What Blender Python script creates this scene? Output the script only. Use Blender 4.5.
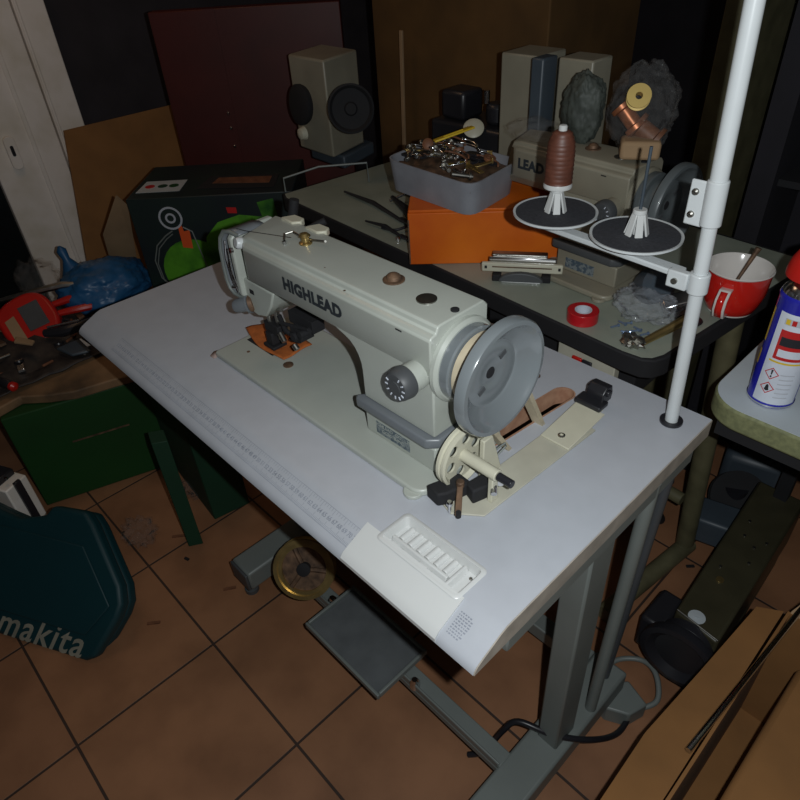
import bpy, bmesh, math, random
from mathutils import Vector, Matrix, noise
PI = math.pi
random.seed(4)
scene = bpy.context.scene
COL = scene.collection
for o in list(bpy.data.objects): bpy.data.objects.remove(o)

# ---------------------------------------------------------------- camera, light, exposure
cam_d = bpy.data.cameras.new('camera'); cam = bpy.data.objects.new('camera', cam_d); COL.objects.link(cam)
right = Vector((0.69331, 0.71866, -0.05334)); down = Vector((0.40991, -0.45416, -0.79102)); fwd = Vector((-0.59270, 0.52656, -0.60946))
CAM = Vector((1.30257, -0.29414, 1.40023))
cam.matrix_world = Matrix(((right.x, -down.x, -fwd.x, CAM.x), (right.y, -down.y, -fwd.y, CAM.y), (right.z, -down.z, -fwd.z, CAM.z), (0, 0, 0, 1)))
cam_d.sensor_width = 36; cam_d.lens = 653.56 / 800 * 36; cam_d.clip_start = .02
scene.camera = cam

w = bpy.data.worlds.new('world'); scene.world = w; w.use_nodes = True
w.node_tree.nodes['Background'].inputs[0].default_value = (1.0, .86, .78, 1)
w.node_tree.nodes['Background'].inputs[1].default_value = .005

fl = bpy.data.lights.new('camera_flash', 'POINT'); flo = bpy.data.objects.new('camera_flash', fl); COL.objects.link(flo)
flo.location = CAM + right * .055 + down * -.012 + fwd * .01
fl.energy = 26.5; fl.shadow_soft_size = .006; fl.color = (.93, .98, 1.0)
cl = bpy.data.lights.new('room_lamp', 'AREA'); clo = bpy.data.objects.new('room_lamp', cl); COL.objects.link(clo)
clo.location = (-.5, .3, 2.3); cl.energy = 1.7; cl.size = .5; cl.color = (1.0, .62, .36)

vs = scene.view_settings
vs.view_transform = 'Standard'; vs.look = 'None'; vs.gamma = 1; vs.use_curve_mapping = False; vs.exposure = 0

# ---------------------------------------------------------------- materials
def mat(name, c, rough=.5, metal=0, var=.12, scale=8, c2=None, bump=0, detail=4, spec=.5, thr=None, coat=0):
    m = bpy.data.materials.new(name); m.use_nodes = True
    nt = m.node_tree; b = nt.nodes['Principled BSDF']
    b.inputs['Roughness'].default_value = rough; b.inputs['Metallic'].default_value = metal
    b.inputs['Specular IOR Level'].default_value = spec
    b.inputs['Coat Weight'].default_value = coat
    tc = nt.nodes.new('ShaderNodeTexCoord'); nz = nt.nodes.new('ShaderNodeTexNoise')
    nz.inputs['Scale'].default_value = scale; nz.inputs['Detail'].default_value = detail
    nt.links.new(tc.outputs['Object'], nz.inputs['Vector'])
    r = nt.nodes.new('ShaderNodeValToRGB')
    lo, hi = thr if thr else (.3, .7)
    r.color_ramp.elements[0].position = lo; r.color_ramp.elements[1].position = hi
    a = c2 if c2 else tuple(x * (1 - var) for x in c)
    bb = c if c2 else tuple(min(1, x * (1 + var)) for x in c)
    r.color_ramp.elements[0].color = (*a, 1); r.color_ramp.elements[1].color = (*bb, 1)
    nt.links.new(nz.outputs['Fac'], r.inputs['Fac']); nt.links.new(r.outputs['Color'], b.inputs['Base Color'])
    if bump:
        bp = nt.nodes.new('ShaderNodeBump'); bp.inputs['Strength'].default_value = bump; bp.inputs['Distance'].default_value = .004
        nt.links.new(nz.outputs['Fac'], bp.inputs['Height']); nt.links.new(bp.outputs['Normal'], b.inputs['Normal'])
    return m

def clear_mat(name, tint=(.9, .92, .95), fac=.25, rough=.12, body=None, bodyfac=0):
    m = bpy.data.materials.new(name); m.use_nodes = True; nt = m.node_tree; nt.nodes.clear()
    out = nt.nodes.new('ShaderNodeOutputMaterial'); mx = nt.nodes.new('ShaderNodeMixShader')
    tr = nt.nodes.new('ShaderNodeBsdfTransparent'); gl = nt.nodes.new('ShaderNodeBsdfPrincipled')
    gl.inputs['Base Color'].default_value = (*(body or tint), 1); gl.inputs['Roughness'].default_value = rough
    tr.inputs[0].default_value = (*tint, 1)
    mx.inputs[0].default_value = fac
    tcn_ = nt.nodes.new('ShaderNodeTexCoord'); vo = nt.nodes.new('ShaderNodeTexVoronoi'); vo.inputs['Scale'].default_value = 45; bq = nt.nodes.new('ShaderNodeBump'); bq.inputs['Strength'].default_value = .9; bq.inputs['Distance'].default_value = .01
    nt.links.new(tcn_.outputs['Object'], vo.inputs['Vector']); nt.links.new(vo.outputs['Distance'], bq.inputs['Height']); nt.links.new(bq.outputs[0], gl.inputs['Normal'])
    nt.links.new(tr.outputs[0], mx.inputs[1]); nt.links.new(gl.outputs[0], mx.inputs[2]); nt.links.new(mx.outputs[0], out.inputs[0])
    return m

M = {}
M['laminate'] = mat('white_laminate', (.44, .46, .50), .42, var=.03, scale=30)
M['edge'] = mat('beige_edge_band', (.36, .32, .27), .6, var=.15, scale=40)
M['cream'] = mat('cream_paint', (.58, .56, .44), .4, var=.06, scale=20)
M['cream2'] = mat('cream_tape', (.47, .455, .37), .6, var=.08, scale=25)
M['white_pl'] = mat('white_plastic', (.60, .61, .60), .3, var=.02, scale=12)
M['white_en'] = mat('white_enamel', (.60, .63, .64), .3, var=.04, scale=15)
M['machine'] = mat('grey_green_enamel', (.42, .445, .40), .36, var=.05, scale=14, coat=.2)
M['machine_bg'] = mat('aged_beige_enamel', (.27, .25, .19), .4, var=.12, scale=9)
M['step'] = mat('grey_step_paint', (.16, .175, .19), .35, var=.06)
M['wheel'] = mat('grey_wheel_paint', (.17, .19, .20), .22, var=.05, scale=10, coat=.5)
M['black'] = mat('black_plastic', (.018, .018, .022), .35, var=.2)
M['blackm'] = mat('black_matte', (.010, .010, .012), .8, var=.2)
M['darkgrey'] = mat('dark_grey_plastic', (.07, .075, .08), .5, var=.15)
M['pad'] = mat('black_foam', (.035, .037, .045), .9, var=.25, scale=250, bump=.2)
M['chrome'] = mat('chrome', (.65, .65, .66), .18, 1, var=.06)
M['steel'] = mat('dull_steel', (.34, .33, .30), .38, 1, var=.25, scale=40)
M['rust'] = mat('rusty_metal', (.25, .15, .09), .6, .5, c2=(.08, .05, .035), scale=60)
M['brass'] = mat('brass', (.55, .40, .16), .35, .9, var=.2, scale=40)
M['frame'] = mat('grey_frame_paint', (.17, .19, .18), .45, var=.08)
M['frame_dk'] = mat('dark_grey_frame_paint', (.09, .10, .11), .4, .3, var=.1)
M['olive'] = mat('olive_enamel', (.05, .045, .025), .4, var=.2, scale=12)
M['olive_tube'] = mat('olive_tube_paint', (.12, .11, .06), .5, var=.25, scale=20)
M['table2'] = mat('grey_green_laminate', (.34, .37, .31), .45, var=.15, scale=7, c2=(.24, .27, .22))
M['table3'] = mat('pale_worn_laminate', (.47, .52, .55), .5, var=.08, scale=10)
M['table3e'] = mat('speckled_green_edge', (.24, .25, .12), .7, c2=(.15, .16, .08), scale=120)
M['cloth'] = mat('orange_cloth', (.42, .11, .02), .85, var=.2, scale=90, bump=.3)
M['brown_thread'] = mat('brown_thread', (.115, .038, .022), .5, var=.25, scale=70, spec=.6)
M['belt'] = mat('pale_belt_rubber', (.52, .45, .32), .6, var=.12, scale=40)
M['woodslot'] = mat('raw_chipboard', (.46, .27, .17), .85, c2=(.30, .15, .09), scale=50, bump=.3)
M['wood'] = mat('orange_varnished_wood', (.80, .19, .003), .5, c2=(.58, .09, .001), scale=6, detail=6, thr=(.35, .75))
M['binpl'] = mat('grey_bin_plastic', (.26, .27, .30), .45, var=.16, scale=16)
M['redtape'] = mat('red_vinyl', (.50, .012, .018), .3, var=.1)
M['redpl'] = mat('red_plastic', (.50, .015, .010), .35, var=.1)
M['redcer'] = mat('red_glaze', (.62, .018, .012), .15, var=.05, coat=.5)
M['whitecer'] = mat('white_glaze', (.70, .66, .62), .15, var=.03, coat=.5)
M['bluecan'] = mat('blue_can_paint', (.018, .02, .36), .25, var=.06, coat=.4)
M['yellow'] = mat('yellow_print', (.70, .48, .03), .4, var=.05)
M['white_pr'] = mat('white_print', (.62, .66, .74), .4, var=.05, scale=60)
M['black_pr'] = mat('black_print', (.02, .02, .025), .5, var=.1)
M['grey_pr'] = mat('grey_print', (.47, .49, .54), .5, var=.1)
M['txt'] = mat('charcoal_print', (.022, .028, .034), .5, var=.1)
M['red_pr'] = mat('red_print', (.50, .02, .02), .4, var=.1)
M['orange_pr'] = mat('orange_print', (.75, .10, .02), .5, var=.1)
M['ruler_ink'] = mat('faded_ruler_ink', (.27,.29,.34), .5, var=.15, scale=30)
M['faded_ink'] = mat('faded_lettering', (.26,.25,.20), .6, var=.2, scale=30)
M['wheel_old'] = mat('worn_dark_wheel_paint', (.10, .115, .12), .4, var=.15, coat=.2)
M['label_pr'] = mat('blue_grey_label', (.07, .10, .13), .4, c2=(.20, .23, .24), scale=160, thr=(.45, .55))
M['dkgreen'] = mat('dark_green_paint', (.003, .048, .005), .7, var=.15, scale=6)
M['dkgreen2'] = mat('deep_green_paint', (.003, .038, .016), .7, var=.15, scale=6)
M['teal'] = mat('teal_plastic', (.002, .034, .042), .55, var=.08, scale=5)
M['benchwood'] = mat('stained_bench_wood', (.30, .17, .08), .7, c2=(.07, .045, .025), scale=7, detail=8, thr=(.35, .65))
M['bluebag'] = mat('blue_plastic_film', (.018, .10, .24), .4, var=.15, scale=5, bump=.3)
M['card'] = mat('brown_cardboard', (.25, .115, .035), .85, var=.12, scale=10)
M['card_dk'] = mat('dark_brown_board', (.11, .055, .015), .85, var=.25, scale=7)
M['card_lt'] = mat('tan_cardboard', (.34, .22, .12), .85, var=.12, scale=10)
M['maroon'] = mat('maroon_board', (.055, .006, .004), .5, var=.25, scale=5)
M['boxblack'] = mat('dark_printed_carton', (.012, .028, .022), .5, c2=(.008, .012, .02), scale=5)
M['boxgreen'] = mat('green_printed_carton', (.10, .34, .02), .5, c2=(.012, .09, .01), scale=9, thr=(.38, .6))
M['doorwhite'] = mat('dirty_white_pvc', (.86, .80, .74), .5, c2=(.72, .66, .56), scale=9, thr=(.3, .6))
M['wall'] = mat('dark_plaster', (.035, .03, .035), .9, var=.2)
M['darkwall'] = mat('black_wall', (.010, .009, .014), .8, var=.3)
M['ceil'] = mat('ceiling_plaster', (.3, .28, .26), .9)
M['motor'] = mat('blue_grey_motor', (.055, .072, .09), .45, var=.15)
M['glassdk'] = mat('dark_glass', (.01, .012, .012), .08, var=.1)
M['bag'] = clear_mat('clear_plastic_film', (.95, .96, .97), .16, .05, (.75, .78, .84))
M['bagclear'] = clear_mat('thin_clear_film', (.97, .96, .95), .06, .05, (.5, .5, .5))
M['pedal'] = mat('pedal_grey', (.11, .12, .125), .5, var=.15, scale=20)
M['gold'] = mat('gold_spool', (.62, .45, .14), .4, .2, var=.1)
M['copper'] = mat('copper_wire', (.45, .17, .08), .35, .6, var=.3, scale=60)
M['terr'] = mat('brown_parts', (.17, .07, .035), .55, var=.3, scale=40)
M['silverfilm'] = mat('pale_grey_film', (.06, .07, .06), .6, var=.3, scale=30)

# tiled floor
fm = bpy.data.materials.new('terracotta_tiles'); fm.use_nodes = True; nt = fm.node_tree; b = nt.nodes['Principled BSDF']
tc = nt.nodes.new('ShaderNodeTexCoord'); mp = nt.nodes.new('ShaderNodeMapping'); br = nt.nodes.new('ShaderNodeTexBrick')
mp.inputs['Location'].default_value = (.036, .055, 0)
br.offset = 0; br.squash = 1
br.inputs['Scale'].default_value = 1; br.inputs['Brick Width'].default_value = .335; br.inputs['Row Height'].default_value = .335
br.inputs['Mortar Size'].default_value = .0032; br.inputs['Mortar Smooth'].default_value = .25
br.inputs['Color1'].default_value = (.33, .155, .075, 1); br.inputs['Color2'].default_value = (.30, .14, .07, 1); br.inputs['Mortar'].default_value = (.05, .03, .022, 1)
nz = nt.nodes.new('ShaderNodeTexNoise'); nz.inputs['Scale'].default_value = 6; nz.inputs['Detail'].default_value = 8
mx = nt.nodes.new('ShaderNodeMixRGB'); mx.blend_type = 'MULTIPLY'; mx.inputs[0].default_value = .6
rp = nt.nodes.new('ShaderNodeValToRGB'); rp.color_ramp.elements[0].position = .32; rp.color_ramp.elements[0].color = (.45, .42, .4, 1); rp.color_ramp.elements[1].position = .62
nt.links.new(tc.outputs['Object'], mp.inputs[0]); nt.links.new(mp.outputs[0], br.inputs['Vector']); nt.links.new(tc.outputs['Object'], nz.inputs['Vector'])
nt.links.new(nz.outputs['Fac'], rp.inputs[0]); nt.links.new(br.outputs['Color'], mx.inputs[1]); nt.links.new(rp.outputs[0], mx.inputs[2])
nt.links.new(mx.outputs[0], b.inputs['Base Color']); b.inputs['Roughness'].default_value = .55
bp = nt.nodes.new('ShaderNodeBump'); bp.inputs['Strength'].default_value = .5; bp.inputs['Distance'].default_value = .003; bp.invert = True
nt.links.new(br.outputs['Fac'], bp.inputs['Height']); nt.links.new(bp.outputs[0], b.inputs['Normal'])
M['floor'] = fm

# ---------------------------------------------------------------- mesh helpers
class S:
    """collects shapes, then becomes ONE mesh object"""
    def __init__(s): s.bm = bmesh.new()
    def faces(s, vs, fs):
        v = [s.bm.verts.new(p) for p in vs]
        for f in fs:
            try: s.bm.faces.new([v[i] for i in f])
            except ValueError: pass
        return s
    def box(s, x0, x1, y0, y1, z0, z1):
        return s.faces([(x0,y0,z0),(x1,y0,z0),(x1,y1,z0),(x0,y1,z0),(x0,y0,z1),(x1,y0,z1),(x1,y1,z1),(x0,y1,z1)],
                       [(3,2,1,0),(4,5,6,7),(0,1,5,4),(1,2,6,5),(2,3,7,6),(3,0,4,7)])
    def obox(s, c, u, v, hu, hv, hw):
        c = Vector(c); u = Vector(u).normalized(); v = Vector(v); v = (v - u * v.dot(u)).normalized(); n = u.cross(v)
        P = [c + u * a * hu + v * b_ * hv + n * d * hw for d in (-1, 1) for a, b_ in ((-1,-1),(1,-1),(1,1),(-1,1))]
        return s.faces(P, [(3,2,1,0),(4,5,6,7),(0,1,5,4),(1,2,6,5),(2,3,7,6),(3,0,4,7)])
    def prism(s, poly, a0, a1, axis='z', shift=None):
        f = {'z': lambda p, a: (p[0], p[1], a), 'x': lambda p, a: (a, p[0], p[1]), 'y': lambda p, a: (p[0], a, p[1])}[axis]
        n = len(poly)
        return s.faces([f(p, a0) for p in poly] + [f(p, a1) for p in poly],
                       [tuple(range(n))[::-1], tuple(range(n, 2*n))] + [(i, (i+1) % n, n + (i+1) % n, n + i) for i in range(n)])
    def slab(s, pts, off):
        """polygon in space thickened by vector off"""
        off = Vector(off); n = len(pts); P = [Vector(p) for p in pts]
        return s.faces(P + [p + off for p in P], [tuple(range(n))[::-1], tuple(range(n, 2*n))] + [(i, (i+1) % n, n + (i+1) % n, n + i) for i in range(n)])
    def lathe(s, prof, o, ax=(0,0,1), seg=40, cap=True):
        ax = Vector(ax).normalized(); o = Vector(o)
        t = Vector((1,0,0)) if abs(ax.x) < .9 else Vector((0,1,0))
        u = ax.cross(t).normalized(); v = ax.cross(u)
        rings = []
        for r, h in prof:
            rings.append([s.bm.verts.new(o + ax*h + (u*math.cos(2*PI*k/seg) + v*math.sin(2*PI*k/seg))*max(r, 1e-5)) for k in range(seg)])
        for a, b_ in zip(rings, rings[1:]):
            for k in range(seg): s.bm.faces.new((a[k], a[(k+1) % seg], b_[(k+1) % seg], b_[k]))
        if cap:
            for rg in (rings[0], rings[-1]): s.bm.faces.new(rg)
        return s
    def cyl(s, a, b_, r, r2=None, seg=20):
        a = Vector(a); b_ = Vector(b_); d = b_ - a
        return s.lathe([(r, 0), (r if r2 is None else r2, d.length)], a, d, seg)
    def ring(s, o, ax, R, r, h0, h1, seg=40):
        return s.lathe([(r, h0), (R, h0), (R, h1), (r, h1), (r, h0)], o, ax, seg, cap=False)
    def tube(s, pts, r, seg=8, closed=False):
        P = [Vector(p) for p in pts]; n = len(P); rings = []; up = None
        for i, p in enumerate(P):
            if closed: d = (P[(i+1) % n] - P[i-1]).normalized()
            else: d = (P[min(i+1, n-1)] - P[max(i-1, 0)]).normalized()
            if up is None: up = d.orthogonal().normalized()
            up = (up - d * up.dot(d)).normalized(); w_ = d.cross(up)
            rr = r[i] if isinstance(r, (list, tuple)) else r
            rings.append([s.bm.verts.new(p + (up*math.cos(2*PI*k/seg) + w_*math.sin(2*PI*k/seg))*rr) for k in range(seg)])
        prs = list(zip(rings, rings[1:])) + ([(rings[-1], rings[0])] if closed else [])
        for a, b_ in prs:
            for k in range(seg): s.bm.faces.new((a[k], a[(k+1) % seg], b_[(k+1) % seg], b_[k]))
        if not closed: s.bm.faces.new(rings[0]); s.bm.faces.new(rings[-1])
        return s
    def blob(s, c, rx, ry, rz, amp=.3, freq=3, sub=4, seed=0, floor=None):
        r = bmesh.ops.create_icosphere(s.bm, subdivisions=sub, radius=1)
        for v in r['verts']:
            d = v.co.normalized(); q = d * freq + Vector((seed*7.3, seed*3.1, 1.7))
            k = 1 + amp * (noise.noise(q) + .6 * abs(noise.noise(q * 2.7)) + .35 * noise.noise(q * 5.3))
            v.co = Vector((c[0] + d.x*rx*k, c[1] + d.y*ry*k, c[2] + d.z*rz*k))
            if floor is not None and v.co.z < floor: v.co.z = floor
        return s
    def sheet(s, f, nu, nv, th=0):
        g = [[s.bm.verts.new(f(i/nu, j/nv)) for j in range(nv+1)] for i in range(nu+1)]
        for i in range(nu):
            for j in range(nv): s.bm.faces.new((g[i][j], g[i+1][j], g[i+1][j+1], g[i][j+1]))
        return s
    def obj(s, name, m, parent=None, off=(0,0,0), bevel=0, seg=2, smooth=35, solid=0):
        bmesh.ops.recalc_face_normals(s.bm, faces=s.bm.faces)
        me = bpy.data.meshes.new(name)
        if any(off): bmesh.ops.translate(s.bm, verts=s.bm.verts, vec=-Vector(off))
        s.bm.to_mesh(me); s.bm.free()
        return link(name, me, m, parent, bevel, seg, smooth, solid)

def link(name, me, m, parent=None, bevel=0, seg=2, smooth=35, solid=0):
    o = bpy.data.objects.new(name, me); COL.objects.link(o)
    if m: me.materials.append(M[m] if isinstance(m, str) else m)
    me.polygons.foreach_set('use_smooth', [True] * len(me.polygons))
    me.set_sharp_from_angle(angle=math.radians(smooth))
    if solid:
        md = o.modifiers.new('solid', 'SOLIDIFY'); md.thickness = solid; md.offset = 0
    if bevel:
        md = o.modifiers.new('bevel', 'BEVEL'); md.width = bevel; md.segments = seg; md.limit_method = 'ANGLE'; md.angle_limit = math.radians(40)
        md.harden_normals = False
    if parent: o.parent = parent
    return o

def tag(o, label=None, cat=None, group=None, kind=None):
    if label: o['label'] = label
    if cat: o['category'] = cat
    if group: o['group'] = group
    if kind: o['kind'] = kind
    return o
def thing(name, label, cat, loc=(0,0,0), rz=0, group=None):
    o = bpy.data.objects.new(name, None); COL.objects.link(o); o.empty_display_size = .05
    o.location = loc; o.rotation_euler = (0, 0, rz); return tag(o, label, cat, group)
def structure(o): o['kind'] = 'structure'; return o
def settle(o, at):
    """give a one-mesh thing its origin at its base"""
    at = Vector(at); o.data.transform(Matrix.Translation(-at)); o.location = at; return o
def cut(o, cutter):
    """real hole: boolean evaluated once, the cutter is thrown away"""
    c = bpy.data.objects.new('cutter', bpy.data.meshes.new('cutter')); cutter_bm = cutter.bm
    bmesh.ops.recalc_face_normals(cutter_bm, faces=cutter_bm.faces); cutter_bm.to_mesh(c.data); cutter_bm.free(); COL.objects.link(c)
    c.parent = o.parent
    md = o.modifiers.new('cut', 'BOOLEAN'); md.object = c; md.operation = 'DIFFERENCE'; md.solver = 'EXACT'
    bpy.context.view_layer.update()
    dg = bpy.context.evaluated_depsgraph_get()
    me = bpy.data.meshes.new_from_object(o.evaluated_get(dg)); o.modifiers.remove(md)
    o.data = me; bpy.data.objects.remove(c)
    me.polygons.foreach_set('use_smooth', [True] * len(me.polygons)); me.set_sharp_from_angle(angle=math.radians(35))
    return o
def text(name, body, size, m, parent, loc, u, v, bold=0, depth=.0004, align='CENTER', space=1.0, shear=0):
    """real lettering lying in the plane spanned by u (reading direction) and v (letter-up)"""
    cu = bpy.data.curves.new(name, 'FONT'); cu.body = body; cu.size = size; cu.extrude = depth; cu.offset = bold; cu.resolution_u = 3
    cu.align_x = align; cu.align_y = 'CENTER'; cu.space_character = space; cu.shear = shear
    t = bpy.data.objects.new(name, cu); COL.objects.link(t)
    bpy.context.view_layer.update()
    me = bpy.data.meshes.new_from_object(t.evaluated_get(bpy.context.evaluated_depsgraph_get()))
    bpy.data.objects.remove(t)
    u = Vector(u).normalized(); v = Vector(v); v = (v - u*v.dot(u)).normalized(); n = u.cross(v)
    me.transform(Matrix(((u.x, v.x, n.x, loc[0]), (u.y, v.y, n.y, loc[1]), (u.z, v.z, n.z, loc[2]), (0,0,0,1))))
    return link(name, me, m, parent)
def flow(P, n=6):
    P = [Vector(p) for p in P]; out = []
    for i in range(len(P)-1):
        a, b_, c, d = P[max(i-1,0)], P[i], P[i+1], P[min(i+2, len(P)-1)]
        for k in range(n):
            t = k/n; out.append(.5*((2*b_) + (c-a)*t + (2*a-5*b_+4*c-d)*t*t + (3*b_-a-3*c+d)*t**3))
    return out + [P[-1]]
def copy_tree(o, parent=None):
    c = o.copy(); COL.objects.link(c); c.parent = parent
    for ch in list(o.children): copy_tree(ch, c)
    return c
def arc(cx, cy, r, a0, a1, n=8):
    return [(cx + r*math.cos(math.radians(a0 + (a1-a0)*i/n)), cy + r*math.sin(math.radians(a0 + (a1-a0)*i/n))) for i in range(n+1)]
def rrect(x0, x1, y0, y1, r, n=5):
    return arc(x1-r, y0+r, r, -90, 0, n) + arc(x1-r, y1-r, r, 0, 90, n) + arc(x0+r, y1-r, r, 90, 180, n) + arc(x0+r, y0+r, r, 180, 270, n)

# ---------------------------------------------------------------- the setting
structure(S().box(-1.5, 3.0, -2.2, 2.6, -.05, 0).obj('floor', 'floor'))
structure(S().box(-1.5, 3.0, 2.6, 2.7, 0, 2.5).obj('wall_back', 'darkwall'))
structure(S().box(-1.6, -1.5, -2.2, 2.6, 0, 2.5).obj('wall_left', 'wall'))
structure(S().box(3.0, 3.1, -2.2, 2.6, 0, 2.5).obj('wall_right', 'wall'))
structure(S().box(-1.5, 3.0, -2.3, -2.2, 0, 2.5).obj('wall_front', 'wall'))
structure(S().box(-1.6, 3.1, -2.3, 2.7, 2.5, 2.6).obj('ceiling', 'ceil'))
# white door on the left wall: stile with lock plate, dark pane, frame
dr = structure(S().box(-1.36, -1.30, .245, .480, .02, 1.75).obj('door_1', 'doorwhite', bevel=.004))
S().box(-1.30, -1.294, .385, .400, .02, 1.75).obj('moulding', 'doorwhite', dr, bevel=.003)
S().box(-1.335, -1.325, -.35, .245, .02, 1.75).obj('glass_pane', 'glassdk', dr)
p = S().prism(rrect(.300, .335, .72, .83, .015), -1.298, -1.286, 'x').obj('lock_plate', 'doorwhite', dr, bevel=.002)
S().prism(rrect(.312, .323, .765, .80, .005), -1.286, -1.2845, 'x').obj('keyhole', 'black', dr)
structure(S().box(-1.40, -1.30, .486, .585, 0, 1.8).box(-1.31, -1.295, .490, .500, 0, 1.8).obj('trim_1', 'doorwhite', bevel=.004))
structure(S().box(-1.5, -1.405, -.4, .585, 0, 1.85).obj('trim_2', 'wall'))

# ---------------------------------------------------------------- sewing table
prof = [(0,.7275), (.0015,.7335), (.006,.7385), (.012,.742), (.045,.757), (.056,.760), (.538,.760), (.538,.7285)]
T = thing('sewing_table', 'white-topped sewing table with a ruler along its sloping front edge, grey metal stand', 'table', (.53, .27, 0))
TO = (.53, .27, 0)
top = S().prism(prof, 0.0, 1.06, 'x').obj('table_top', 'laminate', T, TO)
cut(top, S().box(.863-.53, .997-.53, .043-.27, .0965-.27, .72, .78))
slotp = arc(.8535, .445, .0185, 0, 180, 8) + arc(.8535, .283, .0185, 180, 360, 8)
slotp = [(x + .10*(y-.36), y) for x, y in slotp]
cut(top, S().prism([(x-.53, y-.27) for x, y in slotp], .70, .80))
# lining of the belt slot
inn = []
for i, (x, y) in enumerate(slotp):
    cx = .8535 + .10*(y-.36); k = (.0185-.0025)/.0185
    inn.append((cx + (x-cx)*k, y + (.0025 if y < .283 else (-.0025 if y > .445 else 0))*.7))
n = len(slotp); sl = S()
sl.faces([(x, y, .7290) for x, y in slotp] + [(x, y, .7606) for x, y in slotp] + [(x, y, .7606) for x, y in inn] + [(x, y, .7290) for x, y in inn],
         sum([[(i, (i+1) % n, n+(i+1) % n, n+i), (n+i, n+(i+1) % n, 2*n+(i+1) % n, 2*n+i), (2*n+i, 2*n+(i+1) % n, 3*n+(i+1) % n, 3*n+i)] for i in range(n)], []))
sl.obj('slot_lining', 'woodslot', T, TO)
S().prism([(y, z) for y, z in [(.0005,.7278), (.002,.7330), (.0065,.7380), (.0125,.7415), (.0455,.7565), (.0565,.7592), (.5375,.7592), (.5375,.729)]], 1.06, 1.0615, 'x').obj('edge_band', 'edge', T, TO)
# printed ruler on the bevel
e0 = Vector((0, .012, .742)); e1 = Vector((0, .045, .757)); ev = (e1 - e0).normalized(); en = Vector((0, -ev.z, ev.y))
def onb(x, t, h=.0003): return Vector((x, 0, 0)) + e0 + ev*t + en*h
rs = S(); x = .135; k = 0
while x < .846:
    L = .009 if k % 10 == 0 else (.007 if k % 5 == 0 else .0045)
    rs.faces([onb(x-.0003, .001), onb(x+.0003, .001), onb(x+.0003, .001+L), onb(x-.0003, .001+L)], [(0,1,2,3)])
    if k % 2 == 0: rs.faces([onb(x-.0003, .029), onb(x+.0003, .029), onb(x+.0003, .029-L), onb(x-.0003, .029-L)], [(0,1,2,3)])
    x += .0025; k += 1
for t in (.0008, .0295): rs.faces([onb(.133, t-.0003), onb(.846, t-.0003), onb(.846, t+.0003), onb(.133, t+.0003)], [(0,1,2,3)])
rs.obj('ruler_ticks', 'ruler_ink', T, TO)
loc = onb(.4895, .0150) - Vector(TO)
nums = text('ruler_numbers', ' '.join(f'{i}' for i in range(1, 72)), .0095, 'ruler_ink', T, loc, (1,0,0), ev, bold=.0001, depth=.0001, space=1.0)
xs = [v.co.x for v in nums.data.vertices]; kx = .70 / (max(xs)-min(xs)); mid = (max(xs)+min(xs))/2
for v in nums.data.vertices: v.co.x = (v.co.x - mid)*kx + (.4895-.53)
pbk = S(); random.seed(3)
for r_i in range(9):
    t = .0005 + r_i*.0034; x = 1.009
    while x < 1.026:
        d = random.uniform(.0012, .0038)
        pbk.faces([onb(x, t), onb(x+d, t), onb(x+d, t+.0017), onb(x, t+.0017)], [(0,1,2,3)]); x += d + .0012
pbk.obj('printed_block', 'ruler_ink', T, TO)
# white drawer tray let into the top with an apron over the bevel
ap = [(-.0004,.7290), (-.0002,.7345), (.0048,.7405), (.0112,.7440), (.0442,.7591), (.0500,.7612), (.0505,.7600), (.0448,.7572), (.0118,.7420), (.0058,.7387), (.0013,.7337), (.0013,.7290)]
S().prism(ap, .836, 1.003, 'x').obj('tray_apron', 'white_pl', T, TO, smooth=30)
rim = S()
def dish(x0, x1, y0, y1, z1, z0, s_, lip):
    o_ = rrect(x0-lip, x1+lip, y0-lip, y1+lip, .008); a_ = rrect(x0, x1, y0, y1, .006); b_ = rrect(x0+s_, x1-s_, y0+s_, y1-s_, .005)
    n = len(a_)
    rim.faces([(x, y, z1-.0012) for x, y in o_] + [(x, y, z1) for x, y in rrect(x0-lip+.001, x1+lip-.001, y0-lip+.001, y1+lip-.001, .008)] + [(x, y, z1) for x, y in a_] + [(x, y, z0) for x, y in b_],
              sum([[(i, (i+1) % n, n+(i+1) % n, n+i), (n+i, n+(i+1) % n, 2*n+(i+1) % n, 2*n+i), (2*n+i, 2*n+(i+1) % n, 3*n+(i+1) % n, 3*n+i)] for i in range(n)], []) + [tuple(range(3*n, 4*n))])
dish(.866, .994, .046, .0935, .7614, .7475, .004, .0055)
rim.obj('tray_dish', 'white_pl', T, TO, smooth=50)
rb = S().prism([(.0565,.7470), (.0600,.7545), (.0635,.7545), (.0665,.7470)], .872, .966, 'x')
for i in range(6): rb.cyl((.881+i*.0150, .0665, .7475), (.881+i*.0150, .089, .7475), .0048, seg=14)
rb.prism([(.966,.7470), (.9695,.7555), (.973,.7555), (.9765,.7470)], .051, .089, 'y')
rb.box(.876, .888, .0515, .057, .7470, .7530).box(.925, .938, .0515, .057, .7470, .7530)
rb.obj('tray_ribs', 'white_pl', T, TO, bevel=.001)
for x, y in ((.894, .0545), (.944, .0545), (.985, .082)):
    S().lathe([(.0022, 0), (.0022, .0012), (.001, .0018)], (x, y, .7484), seg=12).obj('tray_screw', 'steel', T, TO)
S().cyl((.800, .455, .7603), (.800, .455, .7612), .0085, seg=28).obj('hole_plug', 'rust', T, TO)
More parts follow.
